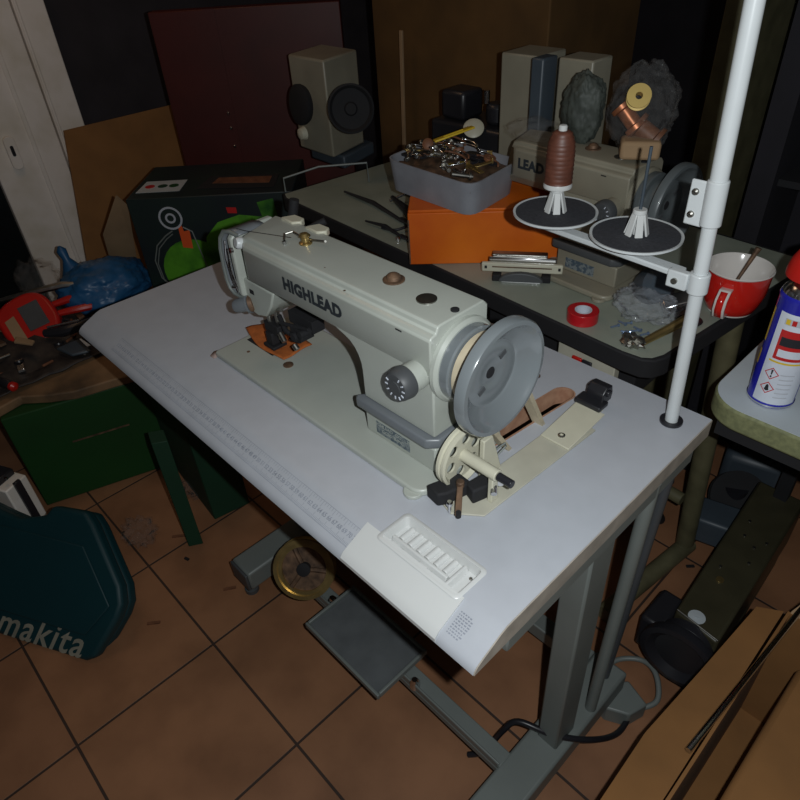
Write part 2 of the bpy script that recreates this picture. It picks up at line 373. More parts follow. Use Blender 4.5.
# stand
for nm, x0 in (('left', .198), ('right', .985)):
    S().box(x0+.017, x0+.060, .268, .330, .10, .70).obj('stand_post', 'frame', T, TO, bevel=.004)
    S().box(x0, x0+.075, .085, .50, .045, .105).obj('stand_foot', 'frame', T, TO, bevel=.006)
    S().box(x0+.002, x0+.073, .078, .086, .047, .103).obj('foot_cap', 'darkgrey', T, TO, bevel=.003)
    S().box(x0, x0+.075, .06, .50, .70, .728).obj('top_bracket', 'frame', T, TO, bevel=.003)
    for y in (.10, .48): S().lathe([(.018, 0), (.018, .012), (.006, .016), (.006, .047)], (x0+.037, y, 0), seg=16).obj('levelling_foot', 'darkgrey', T, TO)
S().box(.285, .990, .165, .205, .085, .105).box(.285, .990, .165, .170, .105, .125).obj('cross_bar', 'frame', T, TO, bevel=.003)
S().box(.274, .984, .460, .498, .060, .100).obj('rear_bar', 'frame', T, TO, bevel=.003)
pe = S().box(.508, .737, .096, .228, .127, .133).obj('pedal', 'pedal', T, TO, bevel=.003)
pr_ = S().box(.503, .742, .091, .098, .126, .141).box(.503, .742, .226, .233, .126, .141).box(.503, .510, .0981, .2259, .126, .141).box(.735, .742, .0981, .2259, .126, .141)
pr_.obj('pedal_rim', 'frame', pe, TO, bevel=.002)
for x, y in ((.488, .180), (.765, .172)):
    S().lathe([(.011, 0), (.011, .016), (.006, .026)], (x, y, .105), seg=14).obj('pedal_bolt', 'chrome', T, TO)
S().cyl((1.046, .47, .727), (1.030, .46, .11), .0085).obj('pitman_rod', 'frame_dk', T, TO)
S().cyl((1.050, .40, .725), (1.045, .385, .10), .011).obj('cable_tube', 'frame', T, TO)
# motor slung under the table with its pulley
MO = thing('clutch_motor', 'dark motor slung under the white sewing table with rusty pulley', 'motor', (.52, .36, .30))
S().lathe([(.03, 0), (.085, .01), (.095, .04), (.095, .15), (.08, .18), (.03, .19)], (.50, .40, .56), (1,0,0), 32).obj('motor_body', 'frame_dk', MO, (.52,.36,.30))
S().box(.52, .66, .34, .46, .64, .726).obj('motor_bracket', 'frame_dk', MO, (.52,.36,.30), bevel=.004)
S().lathe([(.008, 0), (.035, 0), (.035, .006), (.028, .012), (.035, .018), (.035, .024), (.008, .024)], (.835, .36, .56), (1,0,0), 28).obj('motor_pulley', 'rust', MO, (.52,.36,.30))
S().cyl((.69, .385, .56), (.835, .36, .56), .009).obj('shaft', 'steel', MO, (.52,.36,.30))
# loose rusty pulley standing against the cross bar
pc = Vector((.418, .165, .190)); pax = Vector((.55, -.62, .55)).normalized()
PU = thing('loose_pulley', 'round rusty pulley with spokes leaning on the cross bar under the table', 'pulley', (.42, .15, .105))
S().ring(pc, pax, .067, .052, -.012, .010, 40).ring(pc, pax, .071, .062, .010, .015, 40).ring(pc, pax, .071, .062, -.016, -.012, 40).obj('rim', 'brass', PU, (.42,.15,.105))
S().lathe([(.054, -.002), (.054, .003)], pc, pax, 36).obj('web', 'rust', PU, (.42,.15,.105))
u_ = pax.orthogonal().normalized(); v_ = pax.cross(u_)
for k in range(3):
    d = u_*math.cos(k*2.1+.4) + v_*math.sin(k*2.1+.4)
    S().cyl(pc + pax*.006, pc + pax*.006 + d*.052, .006, seg=10).obj('spoke', 'rust', PU, (.42,.15,.105))
S().lathe([(.016, -.01), (.016, .016), (.007, .018)], pc, pax, 20).obj('hub', 'blackm', PU, (.42,.15,.105))

# ---------------------------------------------------------------- sewing machine head
MC = Vector((.838, .165, .76))
def build_machine(name, label, body, step, wheel, loc, rz, lettering=True, full=True, x0=0):
    t = thing(name, label, 'sewing machine', loc, rz); o = MC
    bl = .339 + (.33 if x0 else 0)
    S().prism(arc(.840, .146, .022, -90, 0, 6) + arc(.840, .280, .022, 0, 90, 6) + arc(bl+.006, .296, .006, 90, 180, 3) + arc(bl+.006, .130, .006, 180, 270, 3), .7601, .7715).obj('bed', body, t, o, bevel=.003, smooth=50)
    # hinge lug and corner foot seen beyond the bed corner
    S().lathe([(.014, 0), (.014, .006)], (.842, .128, .7602), seg=20).obj('corner_cushion', body, t, o, bevel=.001)
    # arm: section swept along x, lower front edge undercut
    sec = [(.165,.9345), (.165,.985), (.1685,.9885), (.176,.9905), (.179,.9985), (.184,1.0), (.262,1.0), (.270,.992), (.270,.934), (.250,.912), (.186,.912), (.1675,.9315)]
    a = S(); n = len(sec); xs = [.405, .443, .845]
    r0 = [(x0 + .400 + (.035 if y < .172 else .028 if y < .186 else 0), max(y, .172) if y < .186 else min(y, .262), z if z < .99 else z-.003) for y, z in sec]
    r1 = [(x0 + .447, y, z) for y, z in sec]; r2 = [(.845, y, z) for y, z in sec]
    a.faces(r0 + r1 + r2, [tuple(range(n))[::-1], tuple(range(2*n, 3*n))] + sum([[(k*n+i, k*n+(i+1) % n, (k+1)*n+(i+1) % n, (k+1)*n+i) for i in range(n)] for k in (0, 1)], []))
    a.obj('arm', body, t, o, bevel=.0022, smooth=40)
    # upper pillar with curved throat
    th = [(.845,.8332), (.845,.9330), (.640,.9330)] + [(.668 + .038*math.sin(math.radians(q)), .878 + .045*math.cos(math.radians(q))) for q in range(10, 91, 16)] + [(.706,.8332)]
    S().prism([(x, z) for x, z in th], .1685, .268, 'y').obj('pillar', body, t, o, bevel=.0025, smooth=40)
    # raised oval step + lower pillar
    S().prism([(.705,.1675), (.847,.1675), (.847,.268), (.705,.268)], .771, .8140).obj('pillar_base', body, t, o, bevel=.003)
    S().prism([(.692,.164), (.699,.1575), (.838,.1575), (.8525,.172), (.8525,.268), (.705,.268), (.699,.172)], .8165, .8325).obj('step_band', step, t, o, bevel=.003, smooth=50)
    S().box(.728, .797, .1671, .1679, .779, .800).obj('number_plate', 'label_pr', t, o)
    if full: text('number_plate_lettering', 'HIGHLEAD  CO., LTD\nGC0518-MC', .0085, 'machine', t, Vector((.7625, .1668, .7915)) - o, (1,0,0), (0,0,1), depth=.0001)
    if lettering: text('lettering', 'LEAD' if x0 else 'HIGHLEAD', .0262, 'txt', t, Vector((.6125 + (.010 if x0 else 0), .1648, .9605)) - o, (1,0,0), (0,0,1), bold=.0013, space=1.08)
    # end boss for the wheel
    S().lathe([(.058, 0), (.058, .006), (.054, .010)], (.8452, .220, .935), (1,0,0), 40).obj('end_boss', body, t, o)
    wp = [(.012,.0), (.052,.0), (.052,.012), (.050,.014), (.0405,.0145), (.0405,.0370), (.049,.0385), (.072,.045), (.0775,.048), (.0775,.059), (.0755,.062), (.070,.0625), (.067,.059), (.061,.049), (.047,.0435), (.0445,.0405), (.0415,.040), (.038,.0415), (.020,.040), (.016,.038), (.008,.038), (.008,.034)]
    wh = S().lathe(wp, (.855, .220, .935), (1,0,0), 64).obj('hand_wheel', wheel, t, o, smooth=40)
    S().lathe([(.0075, 0), (.0075, .004)], (.8895, .220, .935), (1,0,0), 16).obj('wheel_screw', 'blackm', wh, o)
    for (dy, dz) in ((.018, .020), (-.020, -.016)): S().obox((.8965, .220+dy, .935+dz), (0,1,.5), (0,-.5,1), .006, .0035, .0008).obj('wheel_mark', 'darkgrey', wh, o)
    # stitch dial
    d = S().cyl((.821, .168, .928), (.821, .146, .928), .0195, seg=36).obj('dial_collar', body, t, o, bevel=.001)
    dk = S().lathe([(.0215, 0), (.0222, .004), (.0205, .016), (.018, .019), (.009, .0195), (.009, .021)], (.821, .146, .928), (0,-1,0), 36).obj('stitch_dial', 'darkgrey', t, o)
    nm = S()
    for k in range(12):
        if k in (3, 4): continue
        a_ = k*PI/6; c = Vector((.821 + .0148*math.cos(a_), .1264, .928 + .0148*math.sin(a_)))
        nm.obox(c, (math.cos(a_), 0, math.sin(a_)), (0,1,0), .0022, .0004, .0008)
    nm.obj('dial_numbers', 'white_pr', dk, o)
    # caps on top
    for x, y, r, h, m_ in ((.790, .217, .0135, .0016, 'steel'), (.835, .220, .0055, .002, 'blackm')):
        S().lathe([(r, 0), (r, h), (r*.7, h+.0006)], (x, y, 1.0001), seg=26).obj('oil_cap', m_, t, o)
    S().lathe([(.015, 0), (.015, .002), (.010, .0025), (.009, .007), (.006, .0095), (.003, .011)], (.721, .226, 1.0001), seg=22).obj('sight_glass', 'rust', t, o)
    S().box(.786, .797, .1646, .1652, .979, .981).obj('paint_chip', 'blackm', t, o)
    if not full: return t
    for x, y, r in ((.683, .172, .0016), (.62, .19, .0012)): S().lathe([(r, 0), (r, .0006)], (x, y, .9996 if y > .18 else .9935), seg=8).obj('pin', 'rust', t, o)
    # thread guide on the arm
    S().lathe([(.010, 0), (.010, .002), (.006, .004), (.006, .010), (.009, .012), (.005, .016)], (.535, .222, 1.0001), seg=20).obj('thread_tensioner', 'brass', t, o)
    S().tube([(.505, .205, 1.004), (.497, .213, 1.008), (.503, .224, 1.009), (.520, .224, 1.007), (.545, .228, 1.006), (.562, .236, 1.006), (.571, .232, 1.010)], .0018).obj('thread_guide', 'steel', t, o)
    S().lathe([(.003, 0), (.003, .005)], (.512, .200, 1.0), seg=10).obj('guide_screw', 'chrome', t, o)
    S().tube([(.520, .208, 1.010), (.430, .185, 1.004), (.402, .186, 1.0)], .0005, 5).obj('thread', 'black', t, o)
    # white lugs behind the arm
    for x, y in ((.447, .266), (.508, .268)):
        S().prism([(x-.020, y-.012), (x+.012, y-.014), (x+.022, y-.002), (x+.014, y+.010), (x-.010, y+.010)], .992, 1.0035).obj('rear_lug', 'cream', t, o, bevel=.002)
    S().box(.395, .440, .262, .292, .90, .985).obj('rear_mechanism', 'blackm', t, o, bevel=.004)
    S().cyl((.415, .283, .985), (.420, .290, 1.02), .008).cyl((.440, .27, .97), (.47, .31, .99), .006).obj('lifting_arm', 'blackm', t, o)
    # face cover and guard
    S().prism([(.172,.885), (.172,.985), (.185,.997), (.255,.997), (.262,.985), (.262,.885), (.24,.868), (.19,.868)], .388, .4005, 'x').obj('face_plate', body, t, o, bevel=.003)
    S().lathe([(.009, 0), (.009, .010), (.007, .013)], (.425, .180, .984), (-.2,-1,.3), 18).obj('thread_post', 'white_en', t, o)
    S().lathe([(.0045, 0), (.0045, .004)], (.409, .168, .972), (-.2,-1,0), 12).obj('guide_stud', 'chrome', t, o)
    gp = [(q[0]+.010, q[1], q[2]-.003) for q in [(.406,.178,.997), (.392,.174,1.001), (.374,.172,.998), (.362,.170,.985), (.356,.169,.965), (.353,.169,.935), (.353,.169,.908), (.356,.170,.893), (.364,.172,.884), (.378,.175,.881), (.392,.179,.884)]]
    g = S(); 
    for off_ in range(len(gp)-1): pass
    g.sheet(lambda i, j: (Vector(gp[min(int(i*(len(gp)-1)), len(gp)-1)]) + Vector((0, .055*j, 0))), len(gp)-1, 4)
    g.obj('guard_shell', 'step', t, o, solid=.0022, smooth=60)
    S().tube(gp, .0032, 8).obj('guard_rim', 'frame', t, o)
    S().tube([(.385,.170,.980), (.380,.168,.95), (.384,.168,.915), (.392,.170,.89)], .0014).tube([(.393,.168,.97), (.393,.166,.93), (.398,.168,.90)], .0012).obj('take_up_lever', 'chrome', t, o)
    S().box(.372, .389, .180, .215, .93, .94).obj('lever_block', 'brass', t, o, bevel=.002)
    # presser bar housing under the arm
    S().prism([(.396,.868), (.396,.915), (.485,.915), (.470,.885), (.450,.860), (.424,.852), (.402,.856)], .180, .250, 'y').obj('bar_housing', body, t, o, bevel=.003)
    S().lathe([(.017, 0), (.017, .004), (.0135, .005), (.0125, .024), (.0095, .030)], (.402, .182, .868), (-.75,-.62,-.22), 24).obj('tension_knob', 'step', t, o)
    S().lathe([(.0135, 0), (.0155, .007)], (.408, .187, .870), (-.75,-.62,-.22), 20).obj('tension_disc', 'rust', t, o)
    S().cyl((.372, .172, .8925), (.385, .18, .8925), .0035).cyl((.380, .17, .905), (.386, .178, .905), .003).obj('cover_screws', 'chrome', t, o)
    S().box(.413, .425, .1795, .184, .892, .900).obj('cover_latch', 'blackm', t, o)
    S().cyl((.412, .207, .86), (.412, .207, .80), .0045).cyl((.430, .212, .86), (.430, .212, .795), .005).obj('presser_bar', 'steel', t, o)
    S().box(.400, .442, .200, .222, .806, .826).box(.405, .425, .196, .215, .784, .808).box(.398, .430, .192, .222, .7765, .783).obj('presser_foot', 'blackm', t, o, bevel=.002)
    S().cyl((.410, .205, .80), (.410, .205, .777), .0009).obj('needle', 'chrome', t, o)
    S().tube([(.44,.21,.846), (.466,.202,.830), (.490,.206,.822), (.486,.214,.812), (.46,.213,.806)], .0045).box(.487, .515, .198, .225, .828, .850).cyl((.50,.192,.835), (.50,.21,.835), .008).cyl((.47,.192,.852), (.54,.20,.862), .003).box(.47,.535,.21,.235,.846,.868).cyl((.525,.19,.85), (.525,.215,.85), .007).obj('roller_mechanism', 'blackm', t, o, bevel=.001)
    for a_, b_, r_ in (((.455,.197,.823), (.468,.195,.812), .005), ((.505,.190,.824), (.512,.19,.818), .005), ((.44,.20,.862), (.475,.196,.876), .0035)): S().cyl(a_, b_, r_).obj('clamp_screw', 'steel', t, o)
    S().box(.352, .432, .186, .246, .7716, .7724).obj('shaded_slide_plate', 'blackm', t, o)  # slide plate opening, coloured black to hold the shade along the cloth's edge
    S().lathe([(.009, 0), (.009, .0015), (.006, .002)], (.477, .188, .7716), seg=20).obj('bed_plug', 'rust', t, o)
    S().lathe([(.003, 0), (.003, .0006)], (.388, .165, .7716), seg=12).obj('bed_screw', 'rust', t, o)
    S().faces([(.330,.118,.7606), (.322,.131,.7606), (.326,.145,.7606), (.333,.168,.7606), (.338,.165,.7606), (.338,.128,.7606), (.345,.1225,.7606), (.343,.118,.7606)], [tuple(range(8))]).obj('gasket_scrap', mat('brownish_gasket', (.40,.30,.27), .8), t, o, solid=.0006)
    return t
m1 = build_machine('sewing_machine', 'grey-green industrial sewing machine head with grey hand wheel, set in the white table', 'machine', 'step', 'wheel', MC, 0)
# second, older machine on the table behind
rz2 = math.radians(-3.47)
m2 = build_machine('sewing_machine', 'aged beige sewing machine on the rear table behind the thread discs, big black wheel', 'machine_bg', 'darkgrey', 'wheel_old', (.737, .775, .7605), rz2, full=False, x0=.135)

# orange cloth under the presser foot
def cl_(i, j):
    P00 = Vector((.318,.206,.7745)); P10 = Vector((.462,.190,.7745)); P01 = Vector((.338,.250,.7765)); P11 = Vector((.462,.252,.7765))
    p = (P00*(1-i) + P10*i)*(1-j) + (P01*(1-i) + P11*i)*j
    return p + Vector((0, -.012*math.sin(PI*i)*(1-j), .0016*math.sin(i*9) + .0012*math.sin(j*7+i*3)))
tag(S().sheet(cl_, 24, 12).obj('cloth_scrap', 'cloth', solid=.0018), 'orange cloth scrap lying under the presser foot of the sewing machine', 'cloth')
settle(bpy.data.objects['cloth_scrap'], (.39, .22, .773))

# V belt from wheel to slot
bc = Vector((.8805, .220, .935)); R = .0435
def belt_path():
    pts = []
    a0, a1 = math.radians(-125), math.radians(28)   # tangent angles around the top
    import itertools
    A = Vector((.874, .285, .759)); B = Vector((.876, .362, .759))
    def tangent(P, sgn):
        d = Vector((P.y-bc.y, P.z-bc.z)); L = d.length; base = math.atan2(d.y, d.x); off = math.acos(R/L)
        return base + sgn*off
    tA = tangent(A, -1); tB = tangent(B, 1)
    low = [Vector((.846, .335, .535)), Vector((.846, .36, .525)), Vector((.846, .385, .535))]
    pts.append(low[0]); pts.append(A)
    while tA > tB: tA -= 2*PI
    if True:
        aa = tA; bb = tB
        # go round the upper side of the wheel
        span = (bb - aa) % (2*PI)
        other = span - 2*PI
        use = span if abs(span) > PI/2 and math.sin(aa + span/2) > 0 else other
        for k in range(25): 
            q = aa + use*k/24; pts.append(Vector((bc.x, bc.y + R*math.cos(q), bc.z + R*math.sin(q))))
    pts.append(B); pts.append(low[2]); pts.append(low[1])
    return pts
bp_ = belt_path()
def vbelt():
    s = S(); n = len(bp_); rings = []
    for i, p in enumerate(bp_):
        d = (bp_[(i+1) % n] - bp_[i-1]).normalized(); x = Vector((1,0,0)); x = (x - d*x.dot(d)).normalized(); y = d.cross(x)
        rings.append([s.bm.verts.new(p + x*a*.0095 + y*b_*.0035) for a, b_ in ((-1,-1),(1,-1),(1,1),(-1,1))])
    for i in range(n):
        a, b_ = rings[i], rings[(i+1) % n]
        for k in range(4): s.bm.faces.new((a[k], a[(k+1) % 4], b_[(k+1) % 4], b_[k]))
    return s
tag(settle(vbelt().obj('drive_belt', 'belt', smooth=50), (.884, .32, .76)), 'pale V-belt running from the grey hand wheel down through the slot in the white table', 'belt')

# ---------------------------------------------------------------- bobbin winder
BW = thing('bobbin_winder', 'cream bobbin winder with spoked wheel and long plate beside the sewing machine', 'bobbin winder', (.90, .20, .7605)); bo = (.90, .20, .7605)
S().slab([(.872,.142,.7606), (.905,.133,.7606), (.940,.160,.7606), (.950,.400,.7606), (.900,.404,.7606), (.893,.215,.7606)], (0,0,.0028)).obj('base_plate', 'cream2', BW, bo, bevel=.0008)
S().slab([(.899,.335,.7635), (.947,.335,.7635), (.945,.430,.7695), (.896,.428,.7695)], (0,0,.003)).obj('bent_arm', 'cream', BW, bo, bevel=.0008)
S().lathe([(.0055, 0), (.0055, .002), (.003, .003), (.003, .001)], (.923, .352, .7665), seg=18).obj('plate_screw', 'steel', BW, bo)
e = S().box(.894, .938, .425, .450, .7725, .781).prism([(.442,.778), (.442,.792), (.452,.802), (.466,.800), (.470,.786), (.468,.7725), (.442,.7725)], .902, .932, 'x')
e.cyl((.898,.456,.790), (.936,.456,.790), .006).obj('spring_block', 'black', BW, bo, bevel=.002)
S().box(.905, .932, .425, .449, .7610, .7725).obj('block_foot', 'cream', BW, bo, bevel=.001)
wc = Vector((.877, .188, .812))
w_ = S().lathe([(.010, -.0015), (.0375, -.0015), (.042, -.0075), (.0455, -.006), (.0455, -.002), (.043, 0), (.0455, .002), (.0455, .006), (.042, .0075), (.0375, .0015), (.010, .0015)], wc - Vector(bo), (1,0,0), 48).obj('winder_wheel', 'cream', BW)
cs = S()
for k in range(6):
    a_ = k*PI/3 + .3; cc = wc - Vector(bo) + Vector((0, .025*math.cos(a_), .025*math.sin(a_)))
    cs.cyl(cc - Vector((.02,0,0)), cc + Vector((.02,0,0)), .0082, seg=18)
cut(w_, cs)
S().cyl(wc, wc + Vector((.060,0,0)), .0085, seg=20).obj('spindle_sleeve', 'cream', BW, bo, bevel=.001)
S().cyl(wc + Vector((.060,0,0)), wc + Vector((.083,0,0)), .0058, seg=18).obj('spindle_tip', 'black', BW, bo, bevel=.001)
S().slab([(.889,.206,.764), (.889,.246,.764), (.889,.226,.832), (.889,.208,.832)], (.008,0,0)).obj('bracket', 'cream', BW, bo, bevel=.0015)
S().slab([(.925,.182,.764), (.925,.196,.764), (.925,.193,.818), (.925,.183,.818)], (.008,0,0)).obj('bracket_leg', 'cream', BW, bo, bevel=.0015)
S().prism([(.862,.133), (.886,.129), (.893,.140), (.903,.178), (.878,.180)], .764, .786).obj('brake_block', 'blackm', BW, bo, bevel=.003)
S().prism([(.899,.170), (.917,.163), (.924,.185), (.914,.203), (.903,.200)], .764, .788).obj('catch_block', 'blackm', BW, bo, bevel=.003)
S().slab([(.893,.160,.790), (.903,.160,.790), (.925,.132,.772), (.918,.127,.772)], (0,0,.004)).cyl((.898,.160,.788), (.898,.160,.797), .0055).obj('latch_lever', 'rust', BW, bo, bevel=.001)
S().cyl((.921,.131,.770), (.921,.131,.779), .0035).obj('lever_pin', 'blackm', BW, bo)
S().cyl((.903,.134,.7636), (.903,.134,.779), .0022).lathe([(.0045, .0), (.0045, .004), (.003, .006)], (.903,.134,.777), seg=14).obj('adjusting_screw', 'chrome', BW, bo)
S().cyl((.925,.195,.79), (.938,.180,.786), .0042).cyl((.928,.205,.792), (.934,.196,.792), .006).obj('spring_screw', 'chrome', BW, bo)
S().tube([(.895,.236,.80), (.899,.250,.805), (.897,.255,.795), (.893,.245,.785), (.890,.232,.775)], .0014).obj('wire_hook', 'frame', BW, bo)

# ---------------------------------------------------------------- spool stand
so = (1.018, .494, .7602)
SP = thing('spool_stand', 'white tubular spool stand rising from the corner of the white table', 'thread stand', so)
def pole(z): k = (z-.76)/.45; return Vector((1.0185 - .020*k, .494, z))
S().ring((1.0185,.494,.7602), (0,0,1), .0165, .0095, 0, .004, 32).obj('rubber_ring', 'black', SP, so)
S().cyl(pole(.7605), pole(1.12), .0092, seg=28).obj('lower_pole', 'white_en', SP, so)
S().cyl(pole(1.10), pole(1.52), .0104, seg=28).obj('upper_pole', 'white_en', SP, so)
S().cyl(pole(1.062), pole(1.118), .0126, seg=28).box(.972, .995, .4905, .4945, 1.058, 1.114).obj('pole_clamp', 'white_en', SP, so, bevel=.002)
for z in (1.072, 1.100): S().lathe([(.0045, 0), (.004, .0025), (.002, .004)], (.980, .4905, z), (0,-1,0), 14).obj('clamp_screw', 'steel', SP, so)
S().cyl(pole(.972), pole(1.000), .0130, seg=28).box(.970, .998, .482, .494, .974, .998).obj('bar_clamp', 'white_en', SP, so, bevel=.002)
S().lathe([(.0042, 0), (.0042, .003)], (.982, .482, .985), (0,-1,0), 12).obj('clamp_screw', 'steel', SP, so)
S().slab([(.985,.484,.988), (.745,.503,.988), (.745,.523,.988), (.985,.506,.988)], (0,0,.008)).obj('bar', 'white_en', SP, so, bevel=.002)
for i, (x, y) in enumerate(((.767, .518), (.900, .519))):
    d = S().lathe([(.004, 0), (.060, .0), (.0625, .002), (.0625, .005), (.0595, .0045), (.0595, .003), (.004, .003)], (x, y, 1.010), seg=56).obj('disc', 'cream' if 0 else 'white_en', SP, so)
    S().lathe([(.003, 0), (.0585, 0), (.0585, .0015), (.003, .0018)], (x, y, 1.0132), seg=48).obj('foam_pad', 'pad', d, so)
    S().lathe([(.008, 0), (.010, .010), (.006, .014)], (x, y, .995), seg=16).obj('disc_nut', 'white_en', d, so)
    c = S()
    for k in range(6):
        a_ = k*PI/3 + .2; ca_, sa_ = math.cos(a_), math.sin(a_)
        c.slab([(x + ca_*.0165 - sa_*.0055, y + sa_*.0165 + ca_*.0055, 1.015), (x + ca_*.0165 + sa_*.0055, y + sa_*.0165 - ca_*.0055, 1.015), (x + ca_*.0085 + sa_*.0042, y + sa_*.0085 - ca_*.0042, 1.046), (x + ca_*.0085 - sa_*.0042, y + sa_*.0085 + ca_*.0042, 1.046)], (-ca_*.003, -sa_*.003, 0))
    c.lathe([(.0098, .034), (.0092, .040)], (x, y, 1.010), seg=24).cyl((x, y, 1.012), (x, y, 1.046), .0055)
    c.obj('spool_holder', 'white_pl', SP, so, bevel=.0008)
S().cyl((.900,.519,1.046), (.900,.519,1.132), .0022).obj('spool_pin', 'motor', SP, so)
tcn = thing('thread_cone', 'brown sewing thread wound on a white cone, standing on the left disc', 'thread cone', (.767, .518, 1.0505)); to_ = (.767, .518, 1.0505)
pf = [(.016, .006)]
for k in range(34):
    z = .008 + k*.0021; r = .0198 - .0042*max(0, (k-17)/17)**2 - .003*max(0, (k-27)/7)
    pf.append((r + (.0007 if k % 3 == 0 else 0), z))
pf.append((.009, .0805))
S().lathe(pf, (.767,.518,1.0505), seg=36).obj('wound_thread', 'brown_thread', tcn, to_, smooth=60)
S().lathe([(.012, 0), (.0205, .001), (.0210, .004), (.0195, .0085), (.012, .009)], (.767,.518,1.0505), seg=36).obj('cone_base', 'white_pl', tcn, to_)
S().lathe([(.006, .078), (.006, .086), (.0045, .0875)], (.767,.518,1.0505), seg=20).obj('cone_tip', 'white_pl', tcn, to_)

# ---------------------------------------------------------------- second table with its black edge
T2 = thing('rear_table', 'grey-green work table with thick black edge behind the white sewing table', 'table', (.35, .9, 0)); t2o = (.35, .9, 0)
fa, fb = Vector((-.235, .680)), Vector((.905, .606))
out2 = [(-.245, .695), (-.215, .6785), (.870, .6080)] + [(.905 + .0, .611), (.922, .622), (.932, .645)] + [(.985, 1.16), (-.19, 1.24)]
S().prism(out2, .722, .7600).obj('table_top', 'blackm', T2, t2o, bevel=.003)
ins = [(-.238, .6975), (-.21, .683), (.866, .6135), (.900, .6165), (.914, .6265), (.923, .648), (.976, 1.15), (-.184, 1.23)]
S().prism(ins, .7595, .7604).obj('laminate_sheet', 'table2', T2, t2o)
for (x, y) in ((.905, .90), (-.12, .95)):
    S().cyl((x+.025, y+.02, .72), (x+.058, y+.055, .045), .022).obj('leg', 'olive_tube', T2, t2o)
    S().cyl((x+.020, y-.26, .025), (x+.062, y+.075, .025), .022).obj('foot', 'olive_tube', T2, t2o)
S().cyl((-.09, .99, .2), (.935, .93, .2), .016).obj('stretcher', 'olive_tube', T2, t2o)
S().box(.722, .845, .640, .660, .63, .7215).obj('switch_plate', 'cream2', T2, t2o, bevel=.002)
S().box(.757, .778, .634, .6395, .672, .692).obj('red_switch', 'redpl', T2, t2o, bevel=.002)
S().box(.779, .800, .634, .6395, .672, .692).obj('black_switch', 'black', T2, t2o, bevel=.002)
S().box(.50, .86, .70, 1.05, .60, .7215).obj('oil_pan', 'blackm', T2, t2o, bevel=.004)
# third table
T3 = thing('side_table', 'pale table corner with rounded speckled edge under the spray can', 'table', (1.35, .85, 0)); t3o = (1.35, .85, 0)
o3 = arc(1.084, .640, .060, 180, 270, 10) + [(1.72, .580), (1.72, 1.20), (1.024, 1.20)]
S().prism(o3, .722, .7600).obj('table_top', 'table3e', T3, t3o, bevel=.005, seg=3)
i3 = arc(1.085, .641, .0585, 180, 270, 10) + [(1.718, .5825), (1.718, 1.198), (1.0265, 1.198)]
S().prism(i3, .7598, .7606).obj('laminate_sheet', 'table3', T3, t3o)
for x, y in ((1.10, 1.10), (1.66, .66), (1.66, 1.1)): S().box(x-.015, x+.015, y-.015, y+.015, 0, .722).obj('leg', 'blackm', T3, t3o)
S().box(1.05, 1.68, .60, .64, .69, .7215).obj('apron_rail', 'blackm', T3, t3o)

# ---------------------------------------------------------------- things on the rear table
wu = Vector((.735, .670, 0)).normalized(); wn = Vector((.670, -.735, 0)).normalized()
W0 = Vector((.347, .610, .7606))
WB = thing('wooden_box', 'orange varnished wooden box on the rear table under the grey bin', 'box', W0 + wu*.16 - wn*.09)
wo = W0 + wu*.16 - wn*.09
def wbox(s, a0, a1, d0, d1, z0, z1):
    P = [W0 + wu*a - wn*d for a, d in ((a0,d0),(a1,d0),(a1,d1),(a0,d1))]
    return s.slab([(p.x, p.y, .7606+z0) for p in P], (0,0,z1-z0))
wbox(S(), 0, .318, 0, .012, 0, .116).obj('front_board', 'wood', WB, wo, bevel=.002)
wbox(S(), 0, .318, .168, .18, 0, .116).obj('back_board', 'wood', WB, wo, bevel=.002)
wbox(S(), 0, .012, .012, .168, 0, .116).obj('side_board', 'wood', WB, wo, bevel=.002)
wbox(S(), .306, .318, .012, .168, 0, .116).obj('side_board', 'wood', WB, wo, bevel=.002)
wbox(S(), .012, .306, .012, .168, .002, .010).obj('bottom_board', 'wood', WB, wo)
wbox(S(), .002, .316, .002, .178, .1162, .122).obj('lid', 'wood', WB, wo, bevel=.001)
wbox(S(), .0, .003, -.0008, 0, .002, .102).obj('dark_edge_strip', 'rust', WB, wo)
# grey bin, rotated: long side along the table
bo0 = Vector((.445, .704, .8712))
GB = thing('parts_bin', 'open grey plastic bin heaped with metal parts, on the wooden box', 'bin', (.34, .76, .8832)); go = (.34, .76, .8832)
def quad(z, g):   # corners front-left, front-right, back-right, back-left, grown by g
    c = [(.218,.676), (.478,.662), (.455,.838), (.205,.850)]
    mx_ = sum(p[0] for p in c)/4; my = sum(p[1] for p in c)/4
    return [(mx_ + (p[0]-mx_)*g, my + (p[1]-my)*g, z) for p in c]
def rnd(c, r=.035, n=4):
    out = []
    for i in range(4):
        p = Vector(c[i]); a = (Vector(c[i-1]) - p).normalized(); b_ = (Vector(c[(i+1) % 4]) - p).normalized()
        for k in range(n+1):
            t = k/n; out.append(p + a*r*(1-t)**2 + b_*r*t**2)
    return out
zb, zt = .8832, .950
o0, o1, i1, i0 = rnd(quad(zb, .97)), rnd(quad(zt, 1.03)), rnd(quad(zt, 1.0)), rnd(quad(zb+.004, .94))
n = len(o0); g = S()
lip0, lip1 = rnd(quad(zt-.006, 1.075)), rnd(quad(zt, 1.075))
g.faces(o0 + o1 + i1 + i0, sum([[(k*n+i, k*n+(i+1) % n, (k+1)*n+(i+1) % n, (k+1)*n+i) for i in range(n)] for k in range(3)], []) + [tuple(range(n))[::-1], tuple(range(3*n, 4*n))])
g.obj('bin_shell', 'binpl', GB, go, smooth=60)
random.seed(12)
def bin_pt(): 
    a, b_ = random.uniform(.08, .92), random.uniform(.06, .85)
    q = quad(0, .92); p = (Vector(q[0])*(1-a) + Vector(q[1])*a)*(1-b_) + (Vector(q[3])*(1-a) + Vector(q[2])*a)*b_
    return p.x, p.y
